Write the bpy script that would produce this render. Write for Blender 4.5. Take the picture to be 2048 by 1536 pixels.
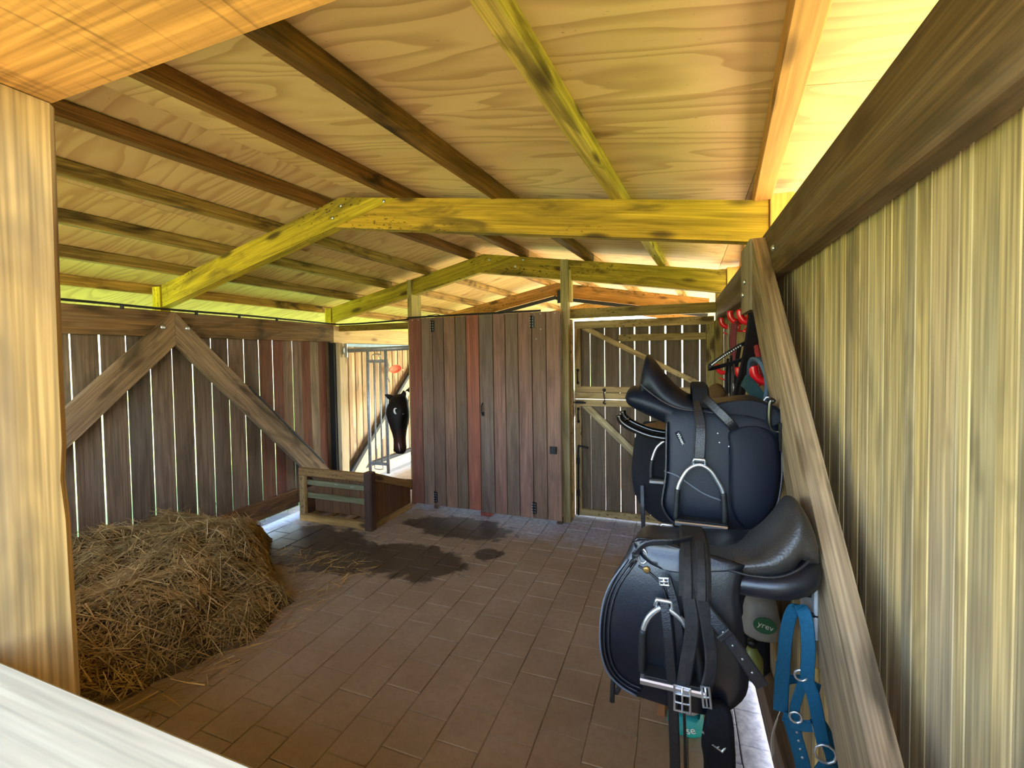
import bpy, bmesh, math, random
from mathutils import Vector, Matrix, noise

# ------------------------------------------------------------------ scene, camera, light
scene = bpy.context.scene
COL = scene.collection
for _o in list(bpy.data.objects):
    bpy.data.objects.remove(_o)
rnd = random.Random(7)

YAW = math.atan((1353 - 1024) / 890.0)
PIT = math.radians(1.73)
ROLL = math.radians(0.83)
_w = Vector((-math.sin(YAW) * math.cos(PIT), math.cos(YAW) * math.cos(PIT), -math.sin(PIT)))
_r0 = Vector((math.cos(YAW), math.sin(YAW), 0))
_u0 = _r0.cross(_w)
_r = _r0 * math.cos(ROLL) - _u0 * math.sin(ROLL)
_u = _r0 * math.sin(ROLL) + _u0 * math.cos(ROLL)
cam_d = bpy.data.cameras.new('camera')
cam_d.sensor_fit = 'HORIZONTAL'
cam_d.sensor_width = 36.0
cam_d.lens = 890.0 / 2048.0 * 36.0
cam_d.shift_y = -31.0 / 2048.0
cam_d.clip_start = 0.02
cam_d.clip_end = 400
cam = bpy.data.objects.new('camera', cam_d)
COL.objects.link(cam)
cam.matrix_world = Matrix(((_r.x, _u.x, -_w.x, 0.0), (_r.y, _u.y, -_w.y, 0.0), (_r.z, _u.z, -_w.z, 1.62), (0, 0, 0, 1)))
scene.camera = cam

world = bpy.data.worlds.new('sky')
scene.world = world
world.use_nodes = True
_nt = world.node_tree
for n in list(_nt.nodes):
    _nt.nodes.remove(n)
_sky = _nt.nodes.new('ShaderNodeTexSky')
_sky.sky_type = 'NISHITA'
_sky.sun_disc = False
_sky.sun_elevation = math.radians(52)
_sky.sun_rotation = math.radians(80)
_sky.air_density = 1.2
_sky.dust_density = 2.0
_bg = _nt.nodes.new('ShaderNodeBackground')
_bg.inputs['Strength'].default_value = 0.9
_wo = _nt.nodes.new('ShaderNodeOutputWorld')
_nt.links.new(_sky.outputs[0], _bg.inputs['Color'])
_nt.links.new(_bg.outputs[0], _wo.inputs['Surface'])

sun_d = bpy.data.lights.new('sun', 'SUN')
sun_d.energy = 11.0
sun_d.angle = math.radians(0.6)
sun_d.color = (1.0, 0.93, 0.80)
sun = bpy.data.objects.new('sun', sun_d)
COL.objects.link(sun)
_sd = Vector((0.95, 0.12, 1.25)).normalized()
sun.matrix_world = Matrix.Translation((6, 3, 9)) @ _sd.to_track_quat('Z', 'Y').to_matrix().to_4x4()

scene.view_settings.view_transform = 'Standard'
scene.view_settings.look = 'None'
scene.view_settings.gamma = 1.0
scene.view_settings.use_curve_mapping = False
scene.view_settings.exposure = 2.0
scene.cycles.max_bounces = 7
scene.cycles.diffuse_bounces = 5
scene.cycles.glossy_bounces = 3
scene.cycles.use_adaptive_sampling = True
scene.cycles.adaptive_threshold = 0.04
scene.cycles.adaptive_min_samples = 20
scene.cycles.time_limit = 1150
scene.cycles.caustics_reflective = False
scene.cycles.caustics_refractive = False


# ------------------------------------------------------------------ helpers
def srgb(r, g, b):
    f = lambda c: (c / 12.92) if c <= 0.04045 else ((c + 0.055) / 1.055) ** 2.4
    return (f(r / 255.0), f(g / 255.0), f(b / 255.0), 1.0)


def jit(c, v=0.06, r=rnd):
    k = 1 + r.uniform(-v, v)
    return (c[0] * k * (1 + r.uniform(-v, v) * .4), c[1] * k, c[2] * k * (1 + r.uniform(-v, v) * .4), 1.0)


class NT:
    """small node-tree writer"""
    def __init__(self, name):
        self.m = bpy.data.materials.new(name)
        self.m.use_nodes = True
        self.t = self.m.node_tree
        for n in list(self.t.nodes):
            self.t.nodes.remove(n)
        self.out = self.t.nodes.new('ShaderNodeOutputMaterial')
        self.bsdf = self.t.nodes.new('ShaderNodeBsdfPrincipled')
        self.t.links.new(self.bsdf.outputs[0], self.out.inputs['Surface'])

    def n(self, typ, **kw):
        nd = self.t.nodes.new(typ)
        for k, v in kw.items():
            setattr(nd, k, v)
        return nd

    def put(self, sock, v):
        if hasattr(v, 'is_output') or isinstance(v, bpy.types.NodeSocket):
            self.t.links.new(v, sock)
        else:
            sock.default_value = v

    def math(self, op, a, b=None, c=None, clamp=False):
        nd = self.n('ShaderNodeMath', operation=op, use_clamp=clamp)
        self.put(nd.inputs[0], a)
        if b is not None:
            self.put(nd.inputs[1], b)
        if c is not None:
            self.put(nd.inputs[2], c)
        return nd.outputs[0]

    def vmath(self, op, a, b=None):
        nd = self.n('ShaderNodeVectorMath', operation=op)
        self.put(nd.inputs[0], a)
        if b is not None:
            self.put(nd.inputs[1], b)
        return nd.outputs['Value'] if op in ('LENGTH', 'DOT_PRODUCT') else nd.outputs[0]

    def noise(self, vec, scale=5.0, detail=4.0, rough=0.5, dist=0.0):
        nd = self.n('ShaderNodeTexNoise')
        self.put(nd.inputs['Vector'], vec)
        nd.inputs['Scale'].default_value = scale
        nd.inputs['Detail'].default_value = detail
        nd.inputs['Roughness'].default_value = rough
        nd.inputs['Distortion'].default_value = dist
        return nd.outputs['Fac']

    def rng(self, v, a, b, c=0.0, d=1.0, smooth=True):
        nd = self.n('ShaderNodeMapRange')
        nd.interpolation_type = 'SMOOTHSTEP' if smooth else 'LINEAR'
        self.put(nd.inputs['Value'], v)
        for k, val in (('From Min', a), ('From Max', b), ('To Min', c), ('To Max', d)):
            self.put(nd.inputs[k], val)
        return nd.outputs['Result']

    def mix(self, fac, a, b, blend='MIX'):
        nd = self.n('ShaderNodeMix', data_type='RGBA', blend_type=blend)
        self.put(nd.inputs[0], fac)
        self.put(nd.inputs[6], a)
        self.put(nd.inputs[7], b)
        return nd.outputs[2]

    def scalemap(self, vec, s):
        return self.vmath('MULTIPLY', vec, s)

    def bump(self, h, strength=0.2, dist=0.01):
        nd = self.n('ShaderNodeBump')
        nd.inputs['Strength'].default_value = strength
        nd.inputs['Distance'].default_value = dist
        self.put(nd.inputs['Height'], h)
        self.t.links.new(nd.outputs[0], self.bsdf.inputs['Normal'])

    def base(self, v):
        self.put(self.bsdf.inputs['Base Color'], v)

    def rough(self, v):
        self.put(self.bsdf.inputs['Roughness'], v)


def wood_mat(name, contrast=0.35, stain=0.4, stain_col=(0.05, 0.035, 0.02, 1), knots=0.5, fine=0.25, rough=0.72, saw=0.0,
             grey=0.0, grey_col=(0.23, 0.22, 0.20, 1), bump=0.25, mould=0.0):
    """wood whose grain runs along the piece's own length (local X); its colour is the object's colour"""
    w = NT(name)
    tc = w.n('ShaderNodeTexCoord').outputs['Object']
    oi = w.n('ShaderNodeObjectInfo')
    cx = w.n('ShaderNodeCombineXYZ')
    w.put(cx.inputs[0], w.math('MULTIPLY', oi.outputs['Random'], 37.0))
    w.put(cx.inputs[1], w.math('MULTIPLY', oi.outputs['Random'], 11.3))
    w.put(cx.inputs[2], w.math('MULTIPLY', oi.outputs['Random'], 7.9))
    p = w.vmath('ADD', tc, cx.outputs[0])
    g1 = w.noise(w.scalemap(p, (1.5, 25, 25)), 1.0, 3.0, 0.55, 0.9)
    g2 = w.noise(w.scalemap(p, (3.0, 150, 150)), 1.0, 1.0, 0.6)
    col = oi.outputs['Color']
    k = w.rng(g1, 0.25, 0.75, 1 - contrast, 1 + contrast * 0.6, False)
    k2 = w.rng(g2, 0.3, 0.7, 1 - fine, 1 + fine * 0.5, False)
    kk = w.math('MULTIPLY', k, k2)
    kc = w.n('ShaderNodeCombineXYZ')
    for i in range(3):
        w.put(kc.inputs[i], kk)
    c = w.mix(1.0, col, kc.outputs[0], 'MULTIPLY')
    if grey > 0:
        gm = w.rng(w.noise(w.scalemap(p, (0.8, 9, 9)), 1.1, 2.0, 0.6), 0.42, 0.66, 0, grey)
        c = w.mix(gm, c, grey_col)
    sm = None
    if stain > 0:
        sm = w.noise(w.scalemap(p, (1.9, 6.5, 6.5)), 1.0, 3.0, 0.65, 0.8)
        c = w.mix(w.rng(sm, 0.48, 0.72, 0, stain), c, stain_col)
    if knots > 0:
        vo = w.n('ShaderNodeTexVoronoi')
        w.put(vo.inputs['Vector'], w.scalemap(p, (2.6, 8.0, 8.0)))
        vo.inputs['Scale'].default_value = 1.0
        km = w.rng(vo.outputs['Distance'], 0.10, 0.27, knots, 0)
        c = w.mix(km, c, (0.045, 0.022, 0.008, 1))
    if mould > 0:
        f1 = w.noise(w.scalemap(p, (24, 70, 70)), 1.0, 3.0, 0.65)
        ml = w.rng(w.noise(w.scalemap(p, (1.1, 4, 4)), 1.0, 1.0), .48, .60, 0, mould)
        c = w.mix(w.math('MULTIPLY', w.rng(f1, .56, .66, 0, 1), ml), c, (0.030, 0.020, 0.006, 1))
    if saw > 0:
        s = w.noise(w.scalemap(p, (75, 5, 5)), 1.0, 2.0, 0.5, 0.6)
        c = w.mix(w.rng(s, 0.52, 0.72, 0, saw), c, (0.10, 0.05, 0.015, 1))
    w.base(c)
    w.rough(rough)
    w.bsdf.inputs['Specular IOR Level'].default_value = 0.25
    if bump > 0:
        w.bump(w.noise(w.scalemap(p, (2.5, 90, 90)), 1.0, 0.0), bump, 0.004)
    return w.m


def plain_mat(name, col, rough=0.5, metal=0.0, var=0.12, scale=30.0, bump=0.0, spec=0.5, scuff=0.0, scuff_col=(0.2, 0.18, 0.16, 1), coat=0.0):
    w = NT(name)
    tc = w.n('ShaderNodeTexCoord').outputs['Object']
    n1 = w.noise(tc, scale, 2.0, 0.6)
    c = w.mix(w.rng(n1, 0.3, 0.7, 0, 1), (col[0] * (1 - var), col[1] * (1 - var), col[2] * (1 - var), 1),
              (min(1, col[0] * (1 + var)), min(1, col[1] * (1 + var)), min(1, col[2] * (1 + var)), 1))
    if scuff > 0:
        n2 = w.noise(tc, 9.0, 3.0, 0.65, 0.6)
        c = w.mix(w.rng(n2, 0.52, 0.75, 0, scuff), c, scuff_col)
    w.base(c)
    w.rough(rough)
    w.bsdf.inputs['Metallic'].default_value = metal
    w.bsdf.inputs['Specular IOR Level'].default_value = spec
    if coat:
        w.bsdf.inputs['Coat Weight'].default_value = coat
    if bump:
        w.bump(w.noise(tc, scale * 6, 0.0), bump, 0.002)
    return w.m


# ------------------------------------------------------------------ object makers
def link(o, parent=None):
    COL.objects.link(o)
    if parent is not None:
        o.parent = parent
        o.matrix_parent_inverse = Matrix.Identity(4)
    return o


def world_of(o):
    m = o.matrix_basis.copy()
    p = o.parent
    while p is not None:
        m = p.matrix_basis @ m
        p = p.parent
    return m


def place(o, mw, parent=None):
    """link o under parent so that its world matrix is mw"""
    link(o, parent)
    o.matrix_basis = (world_of(parent).inverted() @ mw) if parent is not None else mw
    return o


def empty(name, loc=(0, 0, 0), parent=None):
    o = bpy.data.objects.new(name, None)
    o.empty_display_size = 0.1
    place(o, Matrix.Translation(loc), parent)
    return o


def tag(o, label=None, cat=None, group=None, kind=None):
    if label:
        o['label'] = label
    if cat:
        o['category'] = cat
    if group:
        o['group'] = group
    if kind:
        o['kind'] = kind
    return o


def mesh_obj(name, verts, faces, mat, parent=None, smooth=False, mw=None, color=None):
    me = bpy.data.meshes.new(name)
    me.from_pydata([tuple(v) for v in verts], [], faces)
    me.update()
    if smooth:
        for p in me.polygons:
            p.use_smooth = True
    if mat is not None:
        me.materials.append(mat)
    o = bpy.data.objects.new(name, me)
    if color is not None:
        o.color = color
    place(o, mw if mw is not None else Matrix.Identity(4), parent)
    return o


def recentre(verts):
    c = Vector((0, 0, 0))
    for v in verts:
        c += Vector(v)
    c /= len(verts)
    return c, [Vector(v) - c for v in verts]


_box_cache = {}


def cham_box(lx, ly, lz, ch=0.004):
    """box with chamfered long edges, along X"""
    key = (round(lx, 3), round(ly, 4), round(lz, 4), round(ch, 4))
    if key in _box_cache:
        return _box_cache[key]
    hx, hy, hz = lx / 2, ly / 2, lz / 2
    c = min(ch, hy * .45, hz * .45)
    prof = [(-hy + c, -hz), (hy - c, -hz), (hy, -hz + c), (hy, hz - c), (hy - c, hz), (-hy + c, hz), (-hy, hz - c), (-hy, -hz + c)]
    v = [(-hx, a, b) for a, b in prof] + [(hx, a, b) for a, b in prof]
    f = [tuple(range(7, -1, -1)), tuple(range(8, 16))]
    for i in range(8):
        j = (i + 1) % 8
        f.append((i, j, 8 + j, 8 + i))
    me = bpy.data.meshes.new('timber')
    me.from_pydata(v, [], f)
    me.update()
    _box_cache[key] = me
    return me


def beam(name, p0, p1, w, t, side, mat, parent=None, color=(1, 1, 1, 1), ch=0.004):
    """straight timber from p0 to p1 (centre line); w = size along `side`, t = size across it"""
    p0, p1 = Vector(p0), Vector(p1)
    x = (p1 - p0)
    L = x.length
    x.normalize()
    y = Vector(side)
    y = (y - x * y.dot(x)).normalized()
    z = x.cross(y)
    me = cham_box(L, w, t, ch)
    if mat.name not in me.materials:
        if len(me.materials) == 0:
            me.materials.append(mat)
        else:
            me = me.copy()
            me.materials.clear()
            me.materials.append(mat)
    o = bpy.data.objects.new(name, me)
    o.color = color
    c = (p0 + p1) / 2
    mw = Matrix(((x.x, y.x, z.x, c.x), (x.y, y.y, z.y, c.y), (x.z, y.z, z.z, c.z), (0, 0, 0, 1)))
    return place(o, mw, parent)


def box(name, lo, hi, mat, parent=None, color=(1, 1, 1, 1), ch=0.003, axis=None):
    """axis-aligned timber between two corners; its length runs along the longest side"""
    d = [hi[i] - lo[i] for i in range(3)]
    a = axis if axis is not None else d.index(max(d))
    c = [(hi[i] + lo[i]) / 2 for i in range(3)]
    p0, p1 = list(c), list(c)
    p0[a], p1[a] = lo[a], hi[a]
    b = (a + 1) % 3
    s = [0, 0, 0]
    s[b] = 1
    return beam(name, p0, p1, d[b], d[(a + 2) % 3], s, mat, parent, color, ch)


def prism(name, poly, ax, a0, a1, mat, parent=None, color=(1, 1, 1, 1), along=None):
    """polygon (2D list) in the plane across axis ax, extruded from a0 to a1.
    local X of the result is turned along `along` (a world direction) so that grain follows it"""
    def P(uv, a):
        if ax == 0:
            return Vector((a, uv[0], uv[1]))
        if ax == 1:
            return Vector((uv[0], a, uv[1]))
        return Vector((uv[0], uv[1], a))
    n = len(poly)
    v = [P(q, a0) for q in poly] + [P(q, a1) for q in poly]
    f = [tuple(range(n)), tuple(range(2 * n - 1, n - 1, -1))]
    for i in range(n):
        j = (i + 1) % n
        f.append((i, n + i, n + j, j))
    c, v = recentre(v)
    mw = Matrix.Translation(c)
    if along is not None:
        x = Vector(along).normalized()
        y = Vector((0, 0, 1)) if abs(x.z) < .9 else Vector((0, 1, 0))
        y = (y - x * y.dot(x)).normalized()
        z = x.cross(y)
        R = Matrix((x, y, z))            # world -> local
        v = [R @ q for q in v]
        mw = mw @ R.transposed().to_4x4()
    o = mesh_obj(name, v, f, mat, parent, False, mw, color)
    bm = bmesh.new()
    bm.from_mesh(o.data)
    bmesh.ops.recalc_face_normals(bm, faces=bm.faces)
    bm.to_mesh(o.data)
    bm.free()
    return o


def sweep(name, pts, r, mat, parent=None, closed=False, seg=8, flat=None, wdir=None, smooth=True, color=None, capped=True):
    """tube (radius r, or list of radii) or, with flat=(w,t), a strap of rectangular section whose width lies along wdir"""
    pts = [Vector(p) for p in pts]
    n = len(pts)
    verts, faces = [], []
    prev = None
    for i, p in enumerate(pts):
        if closed:
            tdir = pts[(i + 1) % n] - pts[i - 1]
        else:
            tdir = pts[min(i + 1, n - 1)] - pts[max(i - 1, 0)]
        if tdir.length < 1e-9:
            tdir = Vector((0, 0, 1))
        tdir.normalize()
        if flat is not None:
            wd = Vector(wdir[i] if isinstance(wdir, list) else wdir)
            wd = (wd - tdir * wd.dot(tdir))
            if wd.length < 1e-6:
                wd = tdir.orthogonal()
            wd.normalize()
            nd = tdir.cross(wd)
            fw = flat[0][i] if isinstance(flat[0], list) else flat[0]
            a, b = fw / 2, flat[1] / 2
            e = min(b * .9, a * .3)
            ring = [wd * sx + nd * sy for sx, sy in ((-a + e, -b), (a - e, -b), (a, 0), (a - e, b), (-a + e, b), (-a, 0))]
        else:
            if prev is None:
                u = tdir.orthogonal().normalized()
            else:
                u = prev - tdir * prev.dot(tdir)
                u = u.normalized() if u.length > 1e-6 else tdir.orthogonal().normalized()
            prev = u
            vv = tdir.cross(u)
            rr = r[i] if isinstance(r, (list, tuple)) else r
            ring = [u * (rr * math.cos(2 * math.pi * k / seg)) + vv * (rr * math.sin(2 * math.pi * k / seg)) for k in range(seg)]
        verts += [p + q for q in ring]
    m = len(verts) // n
    for i in range(n if closed else n - 1):
        j = (i + 1) % n
        for k in range(m):
            l = (k + 1) % m
            faces.append((i * m + k, i * m + l, j * m + l, j * m + k))
    if not closed and capped:
        faces.append(tuple(range(m - 1, -1, -1)))
        faces.append(tuple((n - 1) * m + k for k in range(m)))
    c, verts = recentre(verts)
    return mesh_obj(name, verts, faces, mat, parent, smooth and flat is None, Matrix.Translation(c), color)


def curve(pts, k=6, closed=False):
    """Catmull-Rom through pts"""
    P = [Vector(p) for p in pts]
    n = len(P)
    out = []
    for i in range(n if closed else n - 1):
        p0 = P[(i - 1) % n] if (closed or i > 0) else P[0] * 2 - P[1]
        p1, p2 = P[i], P[(i + 1) % n]
        p3 = P[(i + 2) % n] if (closed or i + 2 < n) else P[-1] * 2 - P[-2]
        for s in range(k):
            t = s / k
            out.append(0.5 * ((2 * p1) + (p2 - p0) * t + (2 * p0 - 5 * p1 + 4 * p2 - p3) * t * t + (3 * p1 - p0 - 3 * p2 + p3) * t ** 3))
    if not closed:
        out.append(P[-1])
    return out


def disc(name, c, nrm, r, h, mat, parent=None, seg=10):
    """small bolt/screw head"""
    nrm = Vector(nrm).normalized()
    c = Vector(c)
    return sweep(name, [c, c + nrm * h * .6, c + nrm * h], [r, r, r * .6], mat, parent, seg=seg)


def copy_thing(src, parent=None):
    c = src.copy()
    link(c, parent)
    return c


# ------------------------------------------------------------------ materials
M_TREAT = wood_mat('treated_timber', 0.48, 0.72, (0.10, 0.062, 0.014, 1), 0.85, 0.28, mould=0.9)
M_JAMB = wood_mat('sawn_post', 0.28, 0.55, (0.16, 0.12, 0.075, 1), 0.0, 0.35, grey=0.5, grey_col=(0.34, 0.27, 0.17, 1))
M_PLATE = wood_mat('aged_beam', 0.45, 0.88, (0.050, 0.034, 0.016, 1), 0.6, 0.40, grey=0.25, grey_col=(0.20, 0.17, 0.13, 1))
M_SAWN = wood_mat('sawn_beam', 0.25, 0.25, (0.16, 0.09, 0.03, 1), 0.0, 0.25, saw=0.55, bump=0.5)
M_BOARD = wood_mat('wall_board', 0.42, 0.35, (0.030, 0.022, 0.014, 1), 0.0, 0.35, grey=0.18, grey_col=(0.24, 0.21, 0.17, 1), bump=0)
M_PALE = wood_mat('pale_board', 0.34, 0.60, (0.100, 0.078, 0.046, 1), 0.22, 0.45, grey=0.30, grey_col=(0.30, 0.27, 0.19, 1))
M_HARD = wood_mat('hardwood_board', 0.32, 0.30, (0.035, 0.024, 0.018, 1), 0.0, 0.30, rough=0.6, grey=0.15, grey_col=(0.14, 0.12, 0.095, 1), bump=0)
M_NEW = wood_mat('new_timber', 0.20, 0.12, (0.14, 0.09, 0.04, 1), 0.6, 0.18)
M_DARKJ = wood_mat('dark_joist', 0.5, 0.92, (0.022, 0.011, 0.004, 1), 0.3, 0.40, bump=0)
M_STEEL = plain_mat('galvanised_steel', srgb(168, 172, 176), 0.45, 0.45, 0.15, 25)
M_CHROME = plain_mat('stainless_steel', srgb(205, 210, 215), 0.32, 0.9, 0.05, 20)
M_BLACKM = plain_mat('black_iron', srgb(22, 22, 24), 0.45, 0.3, 0.2, 40)
M_RUBBER = plain_mat('black_rubber', srgb(16, 17, 18), 0.6, 0.0, 0.2, 40)
M_GREYM = plain_mat('grey_channel', srgb(96, 118, 140), 0.4, 0.5, 0.1, 20)


def ply_mat():
    w = NT('plywood')
    pos = w.n('ShaderNodeTexCoord').outputs['Object']
    oi = w.n('ShaderNodeObjectInfo')
    cx = w.n('ShaderNodeCombineXYZ')
    w.put(cx.inputs[0], w.math('MULTIPLY', oi.outputs['Random'], 23.0))
    w.put(cx.inputs[1], w.math('MULTIPLY', oi.outputs['Random'], 51.0))
    p = w.vmath('ADD', pos, cx.outputs[0])
    q = w.vmath('MULTIPLY', p, (0.34, 1.9, 0.0))
    n = w.noise(q, 1.35, 3.0, 0.45, 0.2)
    ring = w.math('FRACT', w.math('MULTIPLY', n, 15.0))
    line = w.math('MULTIPLY', w.rng(ring, 0.35, 0.93, 0, 1), w.rng(ring, 0.93, 1.0, 1, 0))
    var = w.noise(w.vmath('MULTIPLY', p, (0.8, 3.0, 1)), 1.0, 4.0, 0.6)
    col = oi.outputs['Color']
    c = w.mix(w.rng(var, 0.35, 0.7, 0, .35), col, (0.42, 0.23, 0.09, 1))
    c = w.mix(w.math('MULTIPLY', line, 0.48), c, (0.33, 0.16, 0.045, 1))
    vo = w.n('ShaderNodeTexVoronoi')
    w.put(vo.inputs['Vector'], w.vmath('MULTIPLY', p, (0.95, 2.4, 0)))
    vo.inputs['Scale'].default_value = 1.0
    w2 = w.noise(w.vmath('MULTIPLY', p, (10, 22, 0)), 1.0, 3.0)
    km = w.rng(w.math('ADD', vo.outputs['Distance'], w.math('MULTIPLY', w2, .10)), 0.10, 0.165, 0.8, 0)
    c = w.mix(km, c, (0.20, 0.075, 0.018, 1))
    fleck = w.noise(w.vmath('MULTIPLY', p, (35, 95, 0)), 1.0, 2.0)
    c = w.mix(w.rng(fleck, 0.70, 0.78, 0, .6), c, (0.12, 0.06, 0.02, 1))
    w.base(c)
    w.rough(0.62)
    w.bsdf.inputs['Specular IOR Level'].default_value = 0.3
    return w.m


M_PLY = ply_mat()


def ellipse_mask(w, pos, noi, items, soft=0.35):
    out = None
    for (cx, cy, rx, ry) in items:
        v = w.vmath('MULTIPLY', w.vmath('SUBTRACT', pos, (cx, cy, 0)), (1 / rx, 1 / ry, 0))
        d = w.math('ADD', w.vmath('LENGTH', v), noi)
        m = w.rng(d, 1.0 - soft * .5, 1.0 + soft * .5, 1, 0)
        out = m if out is None else w.math('MAXIMUM', out, m)
    return out


def floor_mat(name, jointcol=False):
    w = NT(name)
    pos = w.n('ShaderNodeNewGeometry').outputs['Position']
    oi = w.n('ShaderNodeObjectInfo')
    n1 = w.noise(pos, 2.2, 3.0, 0.6)
    n2 = w.noise(pos, 28.0, 3.0, 0.65)
    n3 = w.noise(pos, 5.5, 4.0, 0.62, 0.5)
    nz = w.math('MULTIPLY', w.math('SUBTRACT', n3, 0.5), 1.5)
    clean_skylit = w.mix(w.rng(n2, 0.3, 0.7, 0, 1), srgb(140, 136, 142), srgb(178, 172, 176))
    clean_skylit = w.mix(w.rng(oi.outputs['Random'], 0, 1, 0, .25), clean_skylit, srgb(150, 158, 172))
    dust = w.mix(w.rng(n1, 0.35, 0.68, 0, 1), srgb(146, 124, 97), srgb(158, 137, 111))
    dust = w.mix(w.rng(n2, 0.35, 0.75, 0, .35), dust, srgb(128, 104, 78))
    if jointcol:
        clean_skylit = srgb(64, 58, 56)
        dust = w.mix(w.rng(n1, 0.44, 0.60, 0, 1), srgb(116, 97, 75), srgb(150, 129, 103))
    cm = ellipse_mask(w, pos, nz, [(-0.55, 4.45, 1.0, .75), (-1.5, 4.25, 1.0, .55), (0.35, 1.9, .22, 1.5), (-3.75, 2.75, .55, .8), (-2.3, 4.6, .7, .6)], 0.7)  # bare pavers painted paler and bluer where sky light enters by gate and gaps
    c = w.mix(cm, dust, clean_skylit)
    wet = ellipse_mask(w, pos, nz, [(-3.10, 2.95, .62, .42), (-2.6, 2.86, .55, .26), (-1.98, 3.0, .50, .28), (-1.95, 3.72, .55, .24), (-1.45, 3.30, .12, .1), (-2.95, 2.35, .16, .12)], 0.22)
    c = w.mix(w.math('MULTIPLY', wet, 0.82), c, srgb(40, 26, 14))
    w.base(c)
    w.rough(w.rng(wet, 0, 1, 0.82, 0.5))
    w.bsdf.inputs['Specular IOR Level'].default_value = 0.35
    w.bump(w.noise(pos, 60.0, 1.0), 0.2, 0.003)
    return w.m


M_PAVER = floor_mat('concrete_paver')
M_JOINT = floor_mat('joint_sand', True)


def ground_mat():
    w = NT('meadow')
    pos = w.n('ShaderNodeNewGeometry').outputs['Position']
    n1 = w.noise(pos, 1.3, 2.0, 0.6)
    n2 = w.noise(pos, 40.0, 1.0, 0.7)
    g = w.mix(w.rng(n1, 0.35, 0.65, 0, 1), srgb(98, 122, 46), srgb(150, 164, 76))
    g = w.mix(w.rng(n2, 0.35, 0.7, 0, .6), g, srgb(60, 92, 26))
    s = w.mix(w.rng(n2, 0.3, 0.7, 0, 1), srgb(150, 140, 118), srgb(172, 160, 136))
    sx = w.n('ShaderNodeSeparateXYZ')
    w.put(sx.inputs[0], pos)
    m = w.rng(w.math('ADD', sx.outputs[0], w.math('MULTIPLY', n1, 1.2)), -3.2, -2.2, 0, 1)
    m2 = w.rng(w.math('ADD', sx.outputs[0], w.math('MULTIPLY', n1, 1.2)), 3.4, 4.6, 1, 0)
    w.base(w.mix(w.math('MULTIPLY', m, m2), g, s))
    w.rough(0.9)
    return w.m


M_GROUND = ground_mat()

# ------------------------------------------------------------------ dimensions
XL = -3.74          # inner face of the left boards
XR = 0.395          # inner face of the right boards
YF = 0.45           # front wall
YG = 4.37           # gate
YB = 11.6            # far end of the roof
RZ = 2.655          # top of the rafters at the ridge


def ridge_x(y):
    return -2.04 + 0.106 * (y - 2.35)


def roof_z(x, y):
    """top of the rafters (joists lie on this)"""
    xr = ridge_x(y)
    if x >= xr:
        return RZ + (2.313 - RZ) * (x - xr) / (0.41 - xr)
    return RZ + (2.215 - RZ) * (xr - x) / (xr + 3.78)


JH = 0.075          # joist height

# ------------------------------------------------------------------ ground and floor
gv = [(-60, -40, -0.05), (60, -40, -0.05), (60, 80, -0.05), (-60, 80, -0.05)]
ground = mesh_obj('ground', gv, [(0, 1, 2, 3)], M_GROUND)
tag(ground, 'sunlit meadow and pale sand around the stable', kind='structure')

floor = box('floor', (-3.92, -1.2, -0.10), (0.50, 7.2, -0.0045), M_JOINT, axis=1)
tag(floor, 'dusty grey concrete paver floor', kind='structure')


def paver_mesh():
    h, c = 0.0985, 0.003
    v = []
    for s, z in ((h, -0.05), (h, -0.003), (h - c, 0.0)):
        v += [(-s, -s, z), (s, -s, z), (s, s, z), (-s, s, z)]
    f = [(8, 9, 10, 11)]
    for a in (0, 4):
        for i in range(4):
            j = (i + 1) % 4
            f.append((a + i, a + j, a + 4 + j, a + 4 + i))
    me = bpy.data.meshes.new('paver')
    me.from_pydata(v, [], f)
    me.update()
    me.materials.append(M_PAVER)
    return me


PAV = paver_mesh()
rest_v, rest_f = [], []
n_pav = 0
cand = []
for i in range(-1, 21):
    x = 0.14 - 0.2 * i
    if x > 0.40 or x < -3.85:
        continue
    for j in range(-6, 36):
        y = 0.0 + 0.2 * j + (0.1 if i % 2 else 0.0)
        if y > 7.1:
            continue
        hidden = (x < -2.45 and y < 2.35) or y < 1.45 or y > 4.45 or (x > -0.05 and 1.7 < y < 3.2) or (x < -2.9 and y > 3.45) or (-2.5 < x < -1.05 and y > 4.25)
        cand.append((hidden, y, x))
cand.sort(key=lambda c: (c[0], c[1]))
for k, (hidden, y, x) in enumerate(cand):
    dz = rnd.uniform(-0.0018, 0.0012)
    rx, ry = rnd.uniform(-.006, .006), rnd.uniform(-.006, .006)
    if not hidden and n_pav < 300:
        o = bpy.data.objects.new('paver', PAV)
        place(o, Matrix.Translation((x, y, dz)) @ Matrix.Rotation(rx, 4, 'X') @ Matrix.Rotation(ry, 4, 'Y'), floor)
        n_pav += 1
    else:
        b = len(rest_v)
        for vv in PAV.vertices:
            rest_v.append((x + vv.co.x, y + vv.co.y, vv.co.z + dz))
        for p in PAV.polygons:
            rest_f.append(tuple(b + q for q in p.vertices))
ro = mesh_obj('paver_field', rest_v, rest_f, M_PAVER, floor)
tag(ro, kind='stuff')

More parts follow.
